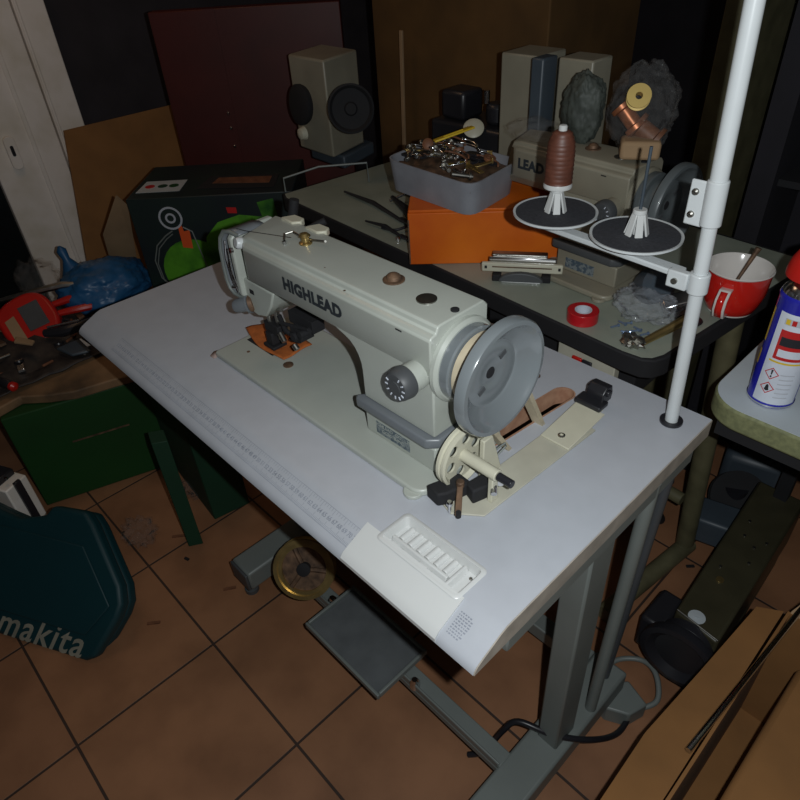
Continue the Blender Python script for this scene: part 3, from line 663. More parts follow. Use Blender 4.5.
kinds = [('chrome_bracket', 'chrome', 'bracket'), ('rusty_part', 'terr', 'machine part'), ('steel_plate', 'steel', 'machine part'), ('black_cover', 'black', 'machine part'), ('brass_fitting', 'brass', 'fitting')]
# heap base
tag(S().sheet(lambda i, j: (lambda q: ((Vector(q[0])*(1-i)+Vector(q[1])*i)*(1-j) + (Vector(q[3])*(1-i)+Vector(q[2])*i)*j) + Vector((0,0,.048 + .022*math.sin(PI*i)*math.sin(PI*j) + .006*noise.noise(Vector((i*9, j*9, 0))))))(quad(zb, .93)), 20, 16).obj('small_metal_scraps', 'rust', solid=.003), 'loose heap of small dark metal scraps filling the grey bin', 'scraps', kind='stuff')
for k in range(62):
    x, y = bin_pt(); z = .946 + .012*random.random() + .014*(1 - abs(x-.34)/.14); a_ = random.uniform(0, PI); kn = kinds[[0,2,1,0,3,4,2,0,1,3][k % 10]]
    u = Vector((math.cos(a_), math.sin(a_), random.uniform(-.35, .35))); s = S(); sz = random.uniform(.012, .034)
    f = k % 5
    if f == 0: s.obox((x,y,z), u, (0,0,1), sz, .0015, .006).obox(Vector((x,y,z)) + u*sz*.9, (0,0,1), u, .008, .0015, .006)
    elif f == 1: s.cyl(Vector((x,y,z)) - u*sz, Vector((x,y,z)) + u*sz, .0045, seg=12).lathe([(.008,0),(.008,.005)], Vector((x,y,z)) + u*sz*.6, u, 14)
    elif f == 2: s.ring((x,y,z), (u.x*.3, u.y*.3, 1), .013, .007, -.003, .003, 20)
    elif f == 3: s.tube([Vector((x,y,z)) + Vector((math.cos(q)*sz, math.sin(q)*sz*.5, .004*q)) for q in (0,.7,1.4,2.1,2.8,3.5)], .0022)
    else: s.prism([(x-sz*.7,y-.006), (x+sz*.7,y-.008), (x+sz*.8,y+.006), (x,y+.012), (x-sz*.6,y+.008)], z-.002, z+.003)
    tag(settle(s.obj(kn[0], kn[1], bevel=.0005), (x, y, z-.004)), {'chrome_bracket':'shiny chrome bracket lying in the heap in the grey bin','rusty_part':'reddish brown metal part lying in the heap in the grey bin','steel_plate':'dull steel piece lying in the heap in the grey bin','black_cover':'black part lying in the heap in the grey bin','brass_fitting':'brassy yellow fitting lying in the heap in the grey bin'}[kn[0]], kn[2], {'chrome_bracket':'chrome brackets in the grey bin','rusty_part':'brown parts in the grey bin','steel_plate':'steel pieces in the grey bin','black_cover':'black parts in the grey bin','brass_fitting':'brass fittings in the grey bin'}[kn[0]])
yf = S(); P_ = [Vector((.285,.755,.978)), Vector((.325,.835,.995)), Vector((.345,.824,.998)), Vector((.303,.744,.980))]
yf.slab(P_, (0,0,.004)); yo = yf.obj('folding_rule', 'yellow', bevel=.001); cut(yo, S().slab([P_[0]*.75+P_[2]*.25 + Vector((0,0,-.01)), P_[1]*.75+P_[3]*.25 + Vector((0,0,-.01)), P_[2]*.75+P_[0]*.25 + Vector((0,0,-.01)), P_[3]*.75+P_[1]*.25+ Vector((0,0,-.01))], (0,0,.03)))
tag(settle(yo, (.31,.79,.975)), 'yellow slotted metal plate sticking up from the heap in the grey bin', 'machine part')
yo.name = 'slotted_plate'
tag(settle(S().lathe([(.004,0),(.012,.002),(.012,.007),(.008,.010),(.004,.011)], (.280,.745,.972), (.5,-.6,.5), 24).obj('round_knob', 'terr'), (.272,.745,.965)), 'dark red round knob on top of the heap in the grey bin', 'knob')  # loose round knob lying on the heap

# clamp device in front of the wooden box
du = Vector((.826, .563, 0)).normalized(); dn = Vector((.563, -.826, 0)); D0 = Vector((.572, .712, .7606))
DV = thing('rail_attachment', 'cream slotted rail with chrome block and black handle in front of the wooden box', 'machine attachment', D0); 
def dbx(s, a0, a1, d0, d1, z0, z1):
    P = [D0 + du*a + dn*d for a, d in ((a0,d0),(a1,d0),(a1,d1),(a0,d1))]
    return s.slab([(p.x, p.y, .7606+z0) for p in P], (0,0,z1-z0))
dbx(S(), -.068, .068, -.012, -.005, .022, .044).obj('chrome_block', 'chrome', DV, D0, bevel=.002)
dbx(S(), -.062, .050, -.030, -.012, .026, .048).obj('steel_cover', 'steel', DV, D0, bevel=.002)
r_ = dbx(S(), -.082, .082, -.004, .006, .016, .036).obj('slotted_rail', 'cream', DV, D0, bevel=.003)
dbx(S(), -.060, .060, .0061, .0068, .027, .0295).obj('rail_slot', 'rust', DV, D0)
dbx(S(), -.075, -.070, .0061, .0070, .026, .032).dbg = 0 if False else None
for a in (-.073, .075): dbx(S(), a-.0025, a+.0025, .0061, .0070, .024, .030).obj('mounting_hole', 'blackm', DV, D0)
hp = [D0 + du*(.045*math.cos(q)) + dn*.012 + Vector((0,0,.004 + .020*math.sin(q))) for q in [PI*k/10 for k in range(11)]]
S().slab(hp, dn*.012).obj('black_handle', 'darkgrey', DV, D0, bevel=.002)
for a in (-.050, .050): dbx(S(), a-.009, a+.009, -.004, .016, 0, .014).obj('rubber_foot', 'blackm', DV, D0, bevel=.002)
dbx(S(), -.040, .040, .008, .020, 0, .006).obj('front_plate', 'chrome', DV, D0, bevel=.001)

# red tape roll
tp = thing('tape_roll', 'red vinyl tape roll lying on the front of the rear table', 'tape', (.757, .655, .7605)); tpo = (.757, .655, .7605)
S().ring((.757,.655,.7605), (0,0,1), .0285, .0155, 0, .022, 48).obj('tape_winding', 'redtape', tp, tpo, bevel=.001)
S().ring((.757,.655,.7605), (0,0,1), .0155, .0138, 0, .0225, 40).obj('tape_core', 'white_pr', tp, tpo)
# crumpled clear bag with blue screws
tag(settle(S().blob((.832,.745,.785), .058, .045, .024, .30, 2.6, 5, 3, .7607).obj('clear_bag', 'bag', smooth=180), (.832,.745,.761)), 'crumpled clear plastic bag on the rear table beside the red tape', 'plastic bag')
random.seed(5)
for k in range(9):
    x = .842 + random.uniform(-.028, .03); y = .668 + random.uniform(-.014, .020); a_ = random.uniform(-.4, 1.2)
    u = Vector((math.cos(a_), math.sin(a_), .04)); zz = .7636 + .0026*(k // 3)
    s = S().cyl(Vector((x,y,zz)) - u*.008, Vector((x,y,zz)) + u*.008, .0018, seg=8).lathe([(.0033,0),(.0033,.002)], Vector((x,y,zz)) + u*.007, u, 10)
    tag(settle(s.obj('screw', mat('blue_zinc', (.25,.34,.50), .3, .6) if k == 0 else 'bluez' if 'bluez' in M else bpy.data.materials['blue_zinc']), (x,y,zz-.0026)), 'small bluish screw in the loose pile in front of the clear bag', 'screw', 'bluish screws in front of the clear bag')
# bronze bracket at the corner
tag(settle(S().tube([(.880,.640,.766), (.888,.668,.770), (.900,.705,.776), (.912,.735,.786)], [.006,.007,.008,.009], 10).obj('bronze_rod', 'brass'), (.895,.69,.762)), 'bronze coloured rod lying near the right corner of the rear table', 'rod')
tag(settle(S().blob((.868,.640,.769), .020, .015, .010, .5, 4, 3, 5, .7607).obj('foil_scrap', 'steel', smooth=25), (.868,.64,.761)), 'crumpled grey foil scrap on the front corner of the rear table', 'scrap')
tag(settle(S().obox((.878,.775,.792), (.6,.5,.25), (-.3,.8,.4), .030, .016, .010).obj('chrome_bracket', 'chrome', bevel=.004), (.878,.775,.765)), 'dark chrome part standing between the clear bag and the spool stand pole', 'machine part')
# small oval lid near the mug
tag(settle(S().lathe([(.020,0),(.022,.003),(.018,.005)], (.905,.775,.7606), seg=28).obj('round_lid', 'black'), (.905,.775,.7606)), 'small black round lid beside the red mug', 'dish')
# grey ridged plug on rear machine bed
tag(settle(S().lathe([(.012,0),(.030,.004),(.034,.02),(.032,.05),(.022,.062)], (.800,.800,.785), (.35,-.25,.25), 28).obj('ribbed_cap', 'motor'), (.80,.80,.762)), 'blue-grey ribbed cap lying at the foot of the beige sewing machine', 'cap')

# red mug
mg = thing('mug', 'red mug, white inside, with a dark spoon in it, right of the stand pole', 'mug', (.935, .865, .7606)); mc = (.935, .865, .7606)
mr = .052
S().lathe([(.030,0), (.036,.001), (.042,.006), (.048,.020), (.0535,.042), (.0555,.082)], mc, seg=56, cap=False).obj('outer_wall', 'redcer', mg, mc, smooth=60)
S().lathe([(.0555,.082), (.0575,.0845), (.0560,.086), (.0535,.0835), (.051,.047), (.040,.012), (.0,.010)], mc, seg=56, cap=False).obj('white_inside', 'whitecer', mg, mc, smooth=60)
S().lathe([(.0,.0), (.034,.0), (.040,.002), (.041,.0055), (.034,.001)], mc, seg=48, cap=False).obj('foot_ring', 'whitecer', mg, mc)
hd = Vector((.12,-1.0,0)).normalized()
hc = Vector(mc) + hd*.046
def handle(r0, w_, off_):
    pts = [hc + hd*(0+off_) + Vector((0,0,.062)), hc + hd*(.020+off_) + Vector((0,0,.064)), hc + hd*(.033+off_) + Vector((0,0,.052)), hc + hd*(.035+off_) + Vector((0,0,.036)), hc + hd*(.026+off_) + Vector((0,0,.018)), hc + hd*(.0+off_) + Vector((0,0,.010))]
    side = Vector((-hd.y, hd.x, 0)); s = S()
    s.sheet(lambda i, j: pts[min(int(round(i*5)), 5)] + side*(j-.5)*w_, 5, 1); return s
handle(0, .020, 0).obj('handle', 'whitecer', mg, mc, solid=.006, bevel=.001)
handle(0, .012, .0034).obj('handle_stripe', 'redcer', mg, mc, solid=.0012)
sp = S().tube([Vector(mc)+Vector((.0,.0,.014)), Vector(mc)+Vector((-.002,.012,.055)), Vector(mc)+Vector((.008,.028,.098)), Vector(mc)+Vector((.011,.032,.112))], [.003,.0028,.004,.0055], 10)
tag(settle(sp.obj('spoon', 'rust'), Vector(mc)+Vector((0,0,.012))), 'dark spoon handle standing in the red mug', 'spoon')

# ---------------------------------------------------------------- spray can
sc0 = Vector((1.0985, .648, .7608))
SC = thing('spray_can', 'blue spray can with white label and red cap on the pale side table', 'spray can', sc0)
S().lathe([(.029,0), (.0330,.001), (.0335,.004), (.0325,.007), (.0325,.172), (.0335,.176), (.0325,.179), (.026,.190)], sc0, seg=56, cap=False).obj('can_body', 'bluecan', SC, sc0)
S().lathe([(0,.003), (.029,.0), (.0336,.002), (.0336,.005)], sc0, seg=48, cap=False).obj('base_rim', 'chrome', SC, sc0)
S().lathe([(.0328,.177), (.0305,.184), (.024,.193), (.018,.197), (.018,.200), (0,.201)], sc0, seg=48, cap=False).obj('metal_shoulder', 'chrome', SC, sc0)
S().lathe([(.0,.200), (.026,.200), (.0345,.204), (.0350,.210), (.0320,.226), (.024,.243), (.010,.252), (0,.253)], sc0, seg=40, cap=False).obj('cap', 'redpl', SC, sc0)
face = math.atan2(CAM.y - sc0.y, CAM.x - sc0.x)
def wrap(a0, a1, z0, z1, name, m, r=.0329, skew=0):
    s = S(); s.sheet(lambda i, j: sc0 + Vector((r*math.cos(math.radians(a0+(a1-a0)*i)+face), r*math.sin(math.radians(a0+(a1-a0)*i)+face), z0+(z1-z0)*j + skew*i)), max(2, int(abs(a1-a0)/6)), 2)
    return s.obj(name, m, SC, sc0, smooth=60)
wrap(-42, 70, .008, .158, 'white_label', 'white_pr')
wrap(-26, 40, .085, .133, 'red_picture', 'red_pr', .0331)
wrap(-20, 38, .108, .122, 'dark_picture', 'black_pr', .0332)
wrap(-18, 36, .090, .102, 'pale_picture', 'white_pr', .0332)
wrap(-32, 60, .079, .082, 'yellow_line', 'yellow', .0332)
wrap(-25, 20, .141, .151, 'small_print', 'grey_pr', .0331)
wrap(-78, -66, .100, .155, 'yellow_mark', 'yellow', .0329)
wrap(-80, -68, .060, .085, 'yellow_mark', 'yellow', .0329)
wrap(-22, -12, .142, .150, 'yellow_dot', 'yellow', .0332)
wrap(-8, 2, .142, .150, 'red_dot', 'red_pr', .0332)
for k in range(6): wrap(6, 40, .020+.008*k, .022+.008*k, 'text_line', 'grey_pr', .0331)
def cyp(a, z, r): q = math.radians(a)+face; return sc0 + Vector((r*math.cos(q), r*math.sin(q), z))
for a, z in ((-14, .060), (-14, .035)):
    s = S(); e_ = .0105
    cor = [(a, z+e_), (a+18, z), (a, z-e_), (a-18, z)]; ic = [(a, z+e_*.82), (a+14.8, z), (a, z-e_*.82), (a-14.8, z)]
    for i in range(4):
        A0, A1, B0, B1 = cor[i], cor[(i+1) % 4], ic[i], ic[(i+1) % 4]
        for k in range(4):
            t0, t1 = k/4, (k+1)/4
            L = lambda p, q, t: (p[0]+(q[0]-p[0])*t, p[1]+(q[1]-p[1])*t)
            s.faces([cyp(*L(A0,A1,t0), .0333), cyp(*L(A0,A1,t1), .0333), cyp(*L(B0,B1,t1), .0333), cyp(*L(B0,B1,t0), .0333)], [(0,1,2,3)])
    s.obj('hazard_diamond', 'red_pr', SC, sc0)
    if z > .05: s = S().faces([cyp(a-2.6, z+.0068, .0334), cyp(a+2.6, z+.0068, .0334), cyp(a+1.3, z-.0015, .0334), cyp(a-1.3, z-.0015, .0334)], [(0,1,2,3)]).faces([cyp(a-2, z-.003, .0334), cyp(a+2, z-.003, .0334), cyp(a+2, z-.0062, .0334), cyp(a-2, z-.0062, .0334)], [(0,1,2,3)])
    else: s = S().faces([cyp(a+7*math.cos(q)*(1 if math.sin(q) < 0 else .6), z-.0005+.0048*math.sin(q)*(1 if math.sin(q) < 0 else 1.4), .0334) for q in [2*PI*k/12 for k in range(12)]], [tuple(range(12))])
    s.obj('hazard_sign', 'black_pr', SC, sc0)

# ---------------------------------------------------------------- rear machines and clutter
OV = thing('overlock_machine', 'dark beige machine with two black wheels at the far left end of the rear table', 'sewing machine', (-.22, .98, .7606)); ov = Vector((-.22, .98, .7606))
cr = Vector((-.268, .905)); ua = Vector((-.24, .97)).normalized(); ub = Vector((-1.0, .03)).normalized()
P4 = [cr, cr + ua*.16, cr + ua*.16 + ub*.17, cr + ub*.17]
S().slab([(p.x, p.y, .800) for p in P4], (0,0,.26)).obj('machine_body', 'machine_bg', OV, ov, bevel=.006)
S().slab([(p.x+.01, p.y+.03, .7606) for p in P4], (0,0,.038)).obj('machine_base', 'motor', OV, ov, bevel=.006)
e3 = cr + ua*.05
S().lathe([(.02,0), (.058,.004), (.062,.010), (.062,.026), (.057,.028), (.050,.018), (.018,.016), (.014,.022), (.004,.022)], (e3.x + .125, e3.y-.06, .955), (.75, -.55, .2), 40).cyl((e3.x, e3.y, .95), (e3.x+.125, e3.y-.06, .955), .012).obj('hand_wheel', 'blackm', OV, ov)
e4 = cr + ub*.09
S().lathe([(.02,0), (.050,.004), (.054,.012), (.054,.022), (.04,.028), (.02,.028)], (e4.x+.02, e4.y-.03, .945), (-.1, -.98, .1), 40).obj('belt_wheel', 'blackm', OV, ov)
S().lathe([(.004,0), (.004,.003)], (cr.x + ua.x*.06, cr.y + ua.y*.06, .865), (.97,.24,0), 12).obj('cover_screw', 'black', OV, ov)
S().lathe([(.012,0), (.020,.004), (.016,.020), (.006,.024)], (cr.x + ub.x*.13, cr.y + ub.y*.13, .850), (-.1,-1,0), 20).obj('white_knob', 'cream', OV, ov)
tag(settle(S().tube([(-.245,.705,.7625), (-.246,.706,.800), (-.205,.800,.815), (-.120,.905,.815), (-.117,.905,.7625)], .0028).obj('bent_wire', 'frame'), (-.19,.79,.761)), 'bent grey wire hoop standing on the far left corner of the rear table', 'wire')
# black tools lying on the rear table
for k, (a, b_, r) in enumerate((((-.10,.80,.768), (.17,.755,.770), .006), ((.05,.84,.775), (.24,.74,.772), .011), ((.10,.70,.768), (.24,.69,.768), .005), ((.02,.90,.77), (.20,.86,.772), .009))):
    c = (Vector(a)+Vector(b_))/2
    s = S().tube([a, c + Vector((0,.008,.004)), b_], [r*.5, r, r*.7], 10).obox(Vector(b_) + Vector((.012,.002,.0)), Vector(b_)-Vector(a), (0,1,0), .022, r*1.1, r*.6)
    tag(settle(s.obj('hand_tool', 'black', bevel=.001), (c.x, c.y, .762)), ['long thin black tool at the left among those on the rear table', 'thick black tool lying in the middle of the rear table left of the wooden box', 'short black tool nearest the front edge of the rear table left of the wooden box', 'black tool rearmost of those left of the wooden box'][k], 'tool')
tag(settle(S().tube(flow([(.05,.83,.768), (.09,.87,.79), (.14,.86,.80), (.18,.80,.79), (.21,.75,.775), (.20,.71,.768), (.16,.70,.766)]), .0035).obj('black_cable', 'black'), (.13,.8,.762)), 'looping black cable among the tools left of the wooden box', 'cable')
tag(settle(S().lathe([(.007,0),(.007,.006),(.004,.009)], (.235,.682,.7606), seg=14).obj('chrome_nut', 'chrome'), (.235,.682,.7606)), 'small chrome nut left of the wooden box', 'nut')
tag(settle(S().obox((-.33,1.255,.86), (.03,0,1), (1,0,0), .22, .006, .004).obj('wooden_stick', 'card_lt', bevel=.001), (-.33,1.255,.64)), 'thin pale wooden stick standing behind the grey bin', 'stick')
# brown board boxes standing behind the rear table
for nm, x0, x1, y0, y1, h, m_, lb in (('cardboard_box', -.50, .18, 1.30, 1.75, 1.22, 'card_dk', 'big dark brown cardboard box behind the rear table and grey bin'), ('olive_cabinet', .62, .70, 1.30, 1.60, 1.30, 'olive_tube', 'tall narrow olive board behind the beige sewing machine')):
    o = S().box(x0, x1, y0, y1, 0, h).obj(nm, m_, bevel=.004); tag(settle(o, ((x0+x1)/2, (y0+y1)/2, 0)), lb, 'box' if 'card' in nm else 'board')
# machine heads / lamp between
DL = thing('dark_machine', 'dark machine with pale oval lamp behind the grey bin', 'machine', (.14, 1.08, .7606)); dl = (.14, 1.08, .7606)
S().box(.02, .28, 1.02, 1.16, .7606, .93).box(.04, .12, 1.04, 1.12, .93, 1.00).cyl((.20, 1.08, .93), (.20, 1.08, .98), .03).obj('machine_body', 'black', DL, dl, bevel=.01)
S().lathe([(.024,0), (.026,.006), (.016,.012)], (.185, 1.005, .930), (.45,-.55,.75), 28).obj('pale_lamp', 'cream', DL, dl)
S().cyl((.18,1.06,.98), (.18,1.06,1.01), .007).obj('chrome_stud', 'chrome', DL, dl)
# clutter standing on / behind the beige machine
tag(settle(S().box(.30, .40, .96, 1.06, .7606, 1.12).obj('grey_green_box', 'machine_bg', bevel=.004), (.35,1.01,.7606)), 'grey-green upright box behind the beige machine, left of the thread cone', 'box')
tag(settle(S().box(.425, .455, .90, .95, .7606, 1.13).obj('teal_post', 'motor', bevel=.004), (.44,.925,.7606)), 'blue-grey post behind the brown thread cone', 'post')
tag(settle(S().box(.47, .55, .93, 1.0, .7606, 1.13).obj('pale_post', 'machine_bg', bevel=.004), (.51,.965,.7606)), 'pale upright panel behind the brown thread cone', 'panel')
tag(settle(S().blob((.50,.83,1.018), .060, .040, .020, .25, 3, 4, 8, None).obj('clear_wrapping', 'bagclear', smooth=180), (.50,.83,1.0)), 'clear plastic wrapping lying over the left end of the beige sewing machine', 'plastic bag')
tag(settle(S().blob((.575,.87,1.06), .040, .030, .065, .20, 1.8, 5, 11, 1.0).obj('smoky_bag', 'silverfilm', smooth=180), (.575,.87,1.0)), 'upright grey bag behind the arm of the beige sewing machine', 'plastic bag')
# bag of spools on the right end
BG = thing('spool_bag', 'clear plastic bag of spools standing on the right end of the beige machine', 'plastic bag', (.705, .86, 1.0))
S().blob((.700,.865,1.075), .060, .045, .075, .20, 2.5, 5, 14, 1.0).obj('bag_film', 'bagclear', BG, (.705,.86,1.0), smooth=180)
def spool(name, m_, c, ax, R_, h, lab):
    s = S().lathe([(R_*.30,0), (R_,0), (R_,h*.15), (R_*.7,h*.2), (R_*.7,h*.8), (R_,h*.85), (R_,h), (R_*.3,h), (R_*.3,0)], c, ax, 28, cap=False)
    tag(settle(s.obj(name, m_), c), lab, 'spool')
spool('gold_spool', 'gold', (.712,.820,1.105), (.45,-.75,.5), .020, .018, 'gold-coloured spool at the top of the bag of spools')
spool('copper_spool', 'copper', (.672,.838,1.085), (.7,.1,-.7), .020, .050, 'copper-brown spool lying in the bag of spools')
spool('brown_spool', 'terr', (.70,.85,1.055), (.8,.2,-.5), .024, .050, 'dark brown spool at the middle of the bag of spools')
tag(settle(S().obox((.722,.835,1.022), (.8,.5,0), (0,0,1), .034, .016, .024).obj('tan_packet', 'card_lt', bevel=.006), (.722,.835,1.0)), 'tan packet at the bottom of the bag of spools', 'packet')
# dark area behind right: tall dark rack with small glints
DK = thing('dark_rack', 'tall black rack behind the red mug with small shiny bits', 'rack', (1.1, 1.5, 0)); dk = (1.1, 1.5, 0)
S().box(.78, 1.55, 1.45, 1.50, 0, 1.5).box(.78, .83, 1.25, 1.45, 0, 1.5).obj('rack_panel', 'darkwall', DK, dk)
for z in (.55, .85, 1.15): S().box(.83, 1.55, 1.28, 1.45, z, z+.015).obj('shelf', 'blackm', DK, dk)
random.seed(9)
for k in range(9):
    x = random.uniform(.90, 1.12); z = random.choice((.565, .865, 1.165))
    tag(settle(S().lathe([(.010,0),(.010,.02),(.004,.03)], (x, 1.34+.01*k, z), seg=12).obj('small_bottle', 'darkgrey'), (x, 1.34+.01*k, z)), 'small dark bottle standing on the black rack behind the mug', 'bottle', 'small bottles on the black rack')
tag(settle(S().cyl((.985,1.10,.761), (1.065,1.14,1.20), .0022).obj('thin_rod', 'frame'), (.985,1.1,.761)), 'thin dark metal rod leaning up behind the red mug', 'rod')
tag(settle(S().box(1.03, 1.16, 1.05, 1.10, .7608, .78).obj('olive_board', 'olive_tube', bevel=.002), (1.09,1.07,.7608)), 'olive strip lying at the back of the pale side table', 'board')

# ---------------------------------------------------------------- compressor carton, boards on the left
bu = Vector((.6919, .7220, 0)); bn = Vector((.7220, -.6919, 0)); B0 = Vector((-.665, .414, 0))
CX = thing('compressor_carton', 'black and green printed carton with hose picture behind the white table', 'carton', B0 + bu*.24 - bn*.14); cxo = B0 + bu*.24 - bn*.14
def bbx(s, a0, a1, d0, d1, z0, z1):
    P = [B0 + bu*a - bn*d for a, d in ((a0,d0),(a1,d0),(a1,d1),(a0,d1))]
    return s.slab([(p.x, p.y, z0) for p in P], (0,0,z1-z0))
bbx(S(), 0, .50, 0, .30, 0, .728).obj('carton_body', 'boxblack', CX, cxo, bevel=.003)
def bf(a, z, h=.0012): return B0 + bu*a + bn*h + Vector((0,0,z))
def flat(s, pts, h=.0012, th=.0006): return s.slab([bf(a, z, h) for a, z in pts], bn*th)
flat(S(), arc(.160, .49, .105, 0, 360, 28)[:-1], .0008).obj('green_print', 'boxgreen', CX, cxo)
flat(S(), [(.215,.44), (.20,.52), (.215,.60), (.26,.645), (.33,.665), (.40,.655), (.44,.60), (.44,.50), (.38,.49), (.30,.50)], .0010).obj('green_print', 'boxgreen', CX, cxo)
flat(S(), [(.06,.10), (.08,.27), (.15,.29), (.24,.27), (.26,.10)], .0010).obj('green_print', 'boxgreen', CX, cxo)
flat(S(), [(.39,.70), (.44,.71), (.46,.52), (.43,.50)], .0010).obj('green_print', 'boxgreen', CX, cxo)
for R_, r_2 in ((.036,.030), (.016,.010)): S().ring(bf(.120, .665), bn, R_, r_2, 0, .001, 32).obj('printed_gauge', 'grey_pr', CX, cxo)
def hose(pts, w_): 
    return S().tube([bf(a, z, .001) for a, z in pts], w_, 6)
hp_ = [(.115,.625), (.09,.61), (.055,.58), (.035,.53), (.04,.47), (.065,.44), (.10,.425), (.15,.43)]
hose(hp_, .0022).obj('printed_hose', 'frame', CX, cxo); hose([(a+.010*(.1-a)/.1, z-.010) for a, z in hp_], .0018).obj('printed_hose', 'frame', CX, cxo)
hose([(.15,.635), (.175,.62), (.185,.56), (.195,.50), (.205,.46), (.175,.43), (.165,.38)], .0022).obj('printed_hose', 'frame', CX, cxo)
flat(S(), [(.135,.570), (.165,.565), (.168,.625), (.150,.622), (.148,.640), (.136,.640)], .0014).obj('printed_fitting', 'orange_pr', CX, cxo)
flat(S(), [(.295,.690), (.325,.688), (.325,.670), (.297,.672)], .0014).obj('red_print', 'red_pr', CX, cxo)
def topf(s, pts, h=.0008): return s.slab([B0 + bu*a - bn*d + Vector((0,0,.728+h)) for a, d in pts], (0,0,.0006))
topf(S(), [(.015,.05), (.15,.05), (.15,.15), (.02,.15)]).obj('top_label', 'table3', CX, cxo)
for a, m_ in ((.045,'red_pr'), (.085,'dkgreen2'), (.12,'dkgreen')): S().lathe([(.015,0),(.015,.001)], B0 + bu*a - bn*.10 + Vector((0,0,.7295)), seg=20).obj('label_dot', m_, CX, cxo)
topf(S(), [(.20,.06), (.44,.04), (.44,.16), (.22,.17)]).obj('open_slot', 'blackm', CX, cxo)
topf(S(), [(.24,.10), (.42,.08), (.42,.14), (.25,.15)], .0016).obj('brown_inner_flap', 'terr', CX, cxo)
# leaning cardboard sheet and loose flap
CB = S().slab([(-1.12,.30,0), (-1.12,.93,0), (-1.235,.985,.82), (-1.235,.485,.82)], (.006,0,.0008)).obj('cardboard_sheet', 'card')
tag(settle(CB, (-1.12,.6,0)), 'large plain brown cardboard sheet leaning beside the white door', 'cardboard')
FP = S().slab([(-.90,.385,.46), (-.86,.455,.45), (-.70,.425,.70), (-.705,.405,.735), (-.80,.36,.60)], (.004,.003,0)).obj('cardboard_flap', 'card_lt')
tag(settle(FP, (-.87,.41,.45)), 'tan carton flap hanging at the left of the black and green carton', 'cardboard')
# maroon board cabinet behind carton
R0 = B0 - bn*.40 - bu*.02
MB_ = thing('maroon_cabinet', 'tall dark maroon board with a riveted strip behind the printed carton', 'cabinet', R0 + bu*.3); mbo = R0 + bu*.3
def rbx(s, a0, a1, d0, d1, z0, z1):
    P = [R0 + bu*a - bn*d for a, d in ((a0,d0),(a1,d0),(a1,d1),(a0,d1))]
    return s.slab([(p.x, p.y, z0) for p in P], (0,0,z1-z0))
rbx(S(), .09, .68, 0, .05, 0, 1.16).obj('board', 'maroon', MB_, mbo, bevel=.003)
rbx(S(), .262, .296, -.002, 0, .60, 1.16).obj('strip', 'maroon', MB_, mbo)
for z in (.753, .812, .860): S().lathe([(.006,0), (.0055,.002), (.003,.0045)], R0 + bu*.276 + bn*.002 + Vector((0,0,z)), bn, 12).obj('rivet', 'chrome', MB_, mbo)

# ---------------------------------------------------------------- green cabinet with bench top and clutter
cu = Vector((.308, .9513, 0)).normalized(); cn = Vector((.9513, -.308, 0)).normalized(); C0 = Vector((-.476, -.166, 0))
GC = thing('green_cabinet', 'low dark green metal cabinet with stained wooden top at the left', 'cabinet', C0 + cu*.25 - cn*.25); gco = C0 + cu*.25 - cn*.25
def cbx(s, a0, a1, d0, d1, z0, z1, o0=C0):
    P = [o0 + cu*a - cn*d for a, d in ((a0,d0),(a1,d0),(a1,d1),(a0,d1))]
    return s.slab([(p.x, p.y, z0) for p in P], (0,0,z1-z0))
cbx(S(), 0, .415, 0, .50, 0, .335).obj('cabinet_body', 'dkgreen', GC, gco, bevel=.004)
cbx(S(), .14, .30, -.0015, 0, .195, .200).obj('scratched_rail', 'rust', GC, gco)
wtop = [C0 + cu*a - cn*d for a, d in ((-.02,.0), (.06,.045), (.13,.012), (.20,-.008), (.30,-.004), (.43,-.006), (.43,.50), (-.10,.50), (-.10,.02))]
S().slab([(p.x, p.y, .3355) for p in wtop], (0,0,.028)).obj('wooden_top', 'benchwood', GC, gco, bevel=.004)
# green metal stand to the right of it, below the table
GS = thing('green_stand', 'dark green metal stand with splayed leg under the left front of the white table', 'stand', (-.04, .21, 0)); gso = (-.04, .21, 0)
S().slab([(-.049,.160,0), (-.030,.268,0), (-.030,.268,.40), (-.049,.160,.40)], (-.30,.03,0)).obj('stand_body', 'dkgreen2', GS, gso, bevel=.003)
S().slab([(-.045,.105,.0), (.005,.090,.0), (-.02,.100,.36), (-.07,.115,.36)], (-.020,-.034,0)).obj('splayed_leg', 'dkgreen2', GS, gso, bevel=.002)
zt2 = .3640
# red tape measure / gauge
TM = thing('tape_measure', 'red rounded measuring tool with dark screen on the cluttered bench', 'measuring tool', (-.80, .062, zt2)); tmo = Vector((-.80, .062, zt2))
tn = Vector((.55, -.30, .78)).normalized(); tu = Vector((.60, .78, -.12)); tu = (tu - tn*tu.dot(tn)).normalized(); tv = tn.cross(tu); tu, tv = tu*.82 + tv*.57, tv*.82 - tu*.57
tcc = Vector((-.742, .048, .450))
def tp_(a, b_, h=0): return tcc + tu*a + tv*b_ + tn*h
S().slab([tp_(.082*math.copysign(abs(math.cos(q))**.75, math.cos(q)), .085*math.copysign(abs(math.sin(q))**.75, math.sin(q)), -.045) for q in [2*PI*k/32 for k in range(32)]], tn*.05).obj('shell', 'redpl', TM, tmo, bevel=.010, seg=3)
S().slab([tp_(-.012,-.040,.005), tp_(.048,-.045,.005), tp_(.052,.042,.005), tp_(-.008,.046,.005)], tn*.003).obj('screen', 'darkgrey', TM, tmo, bevel=.001)
S().slab([tp_(-.062,-.052,.005), tp_(-.030,-.058,.005), tp_(-.028,.030,.005), tp_(-.058,.026,.005)], tn*.002).obj('pale_sticker', 'card_lt', TM, tmo)
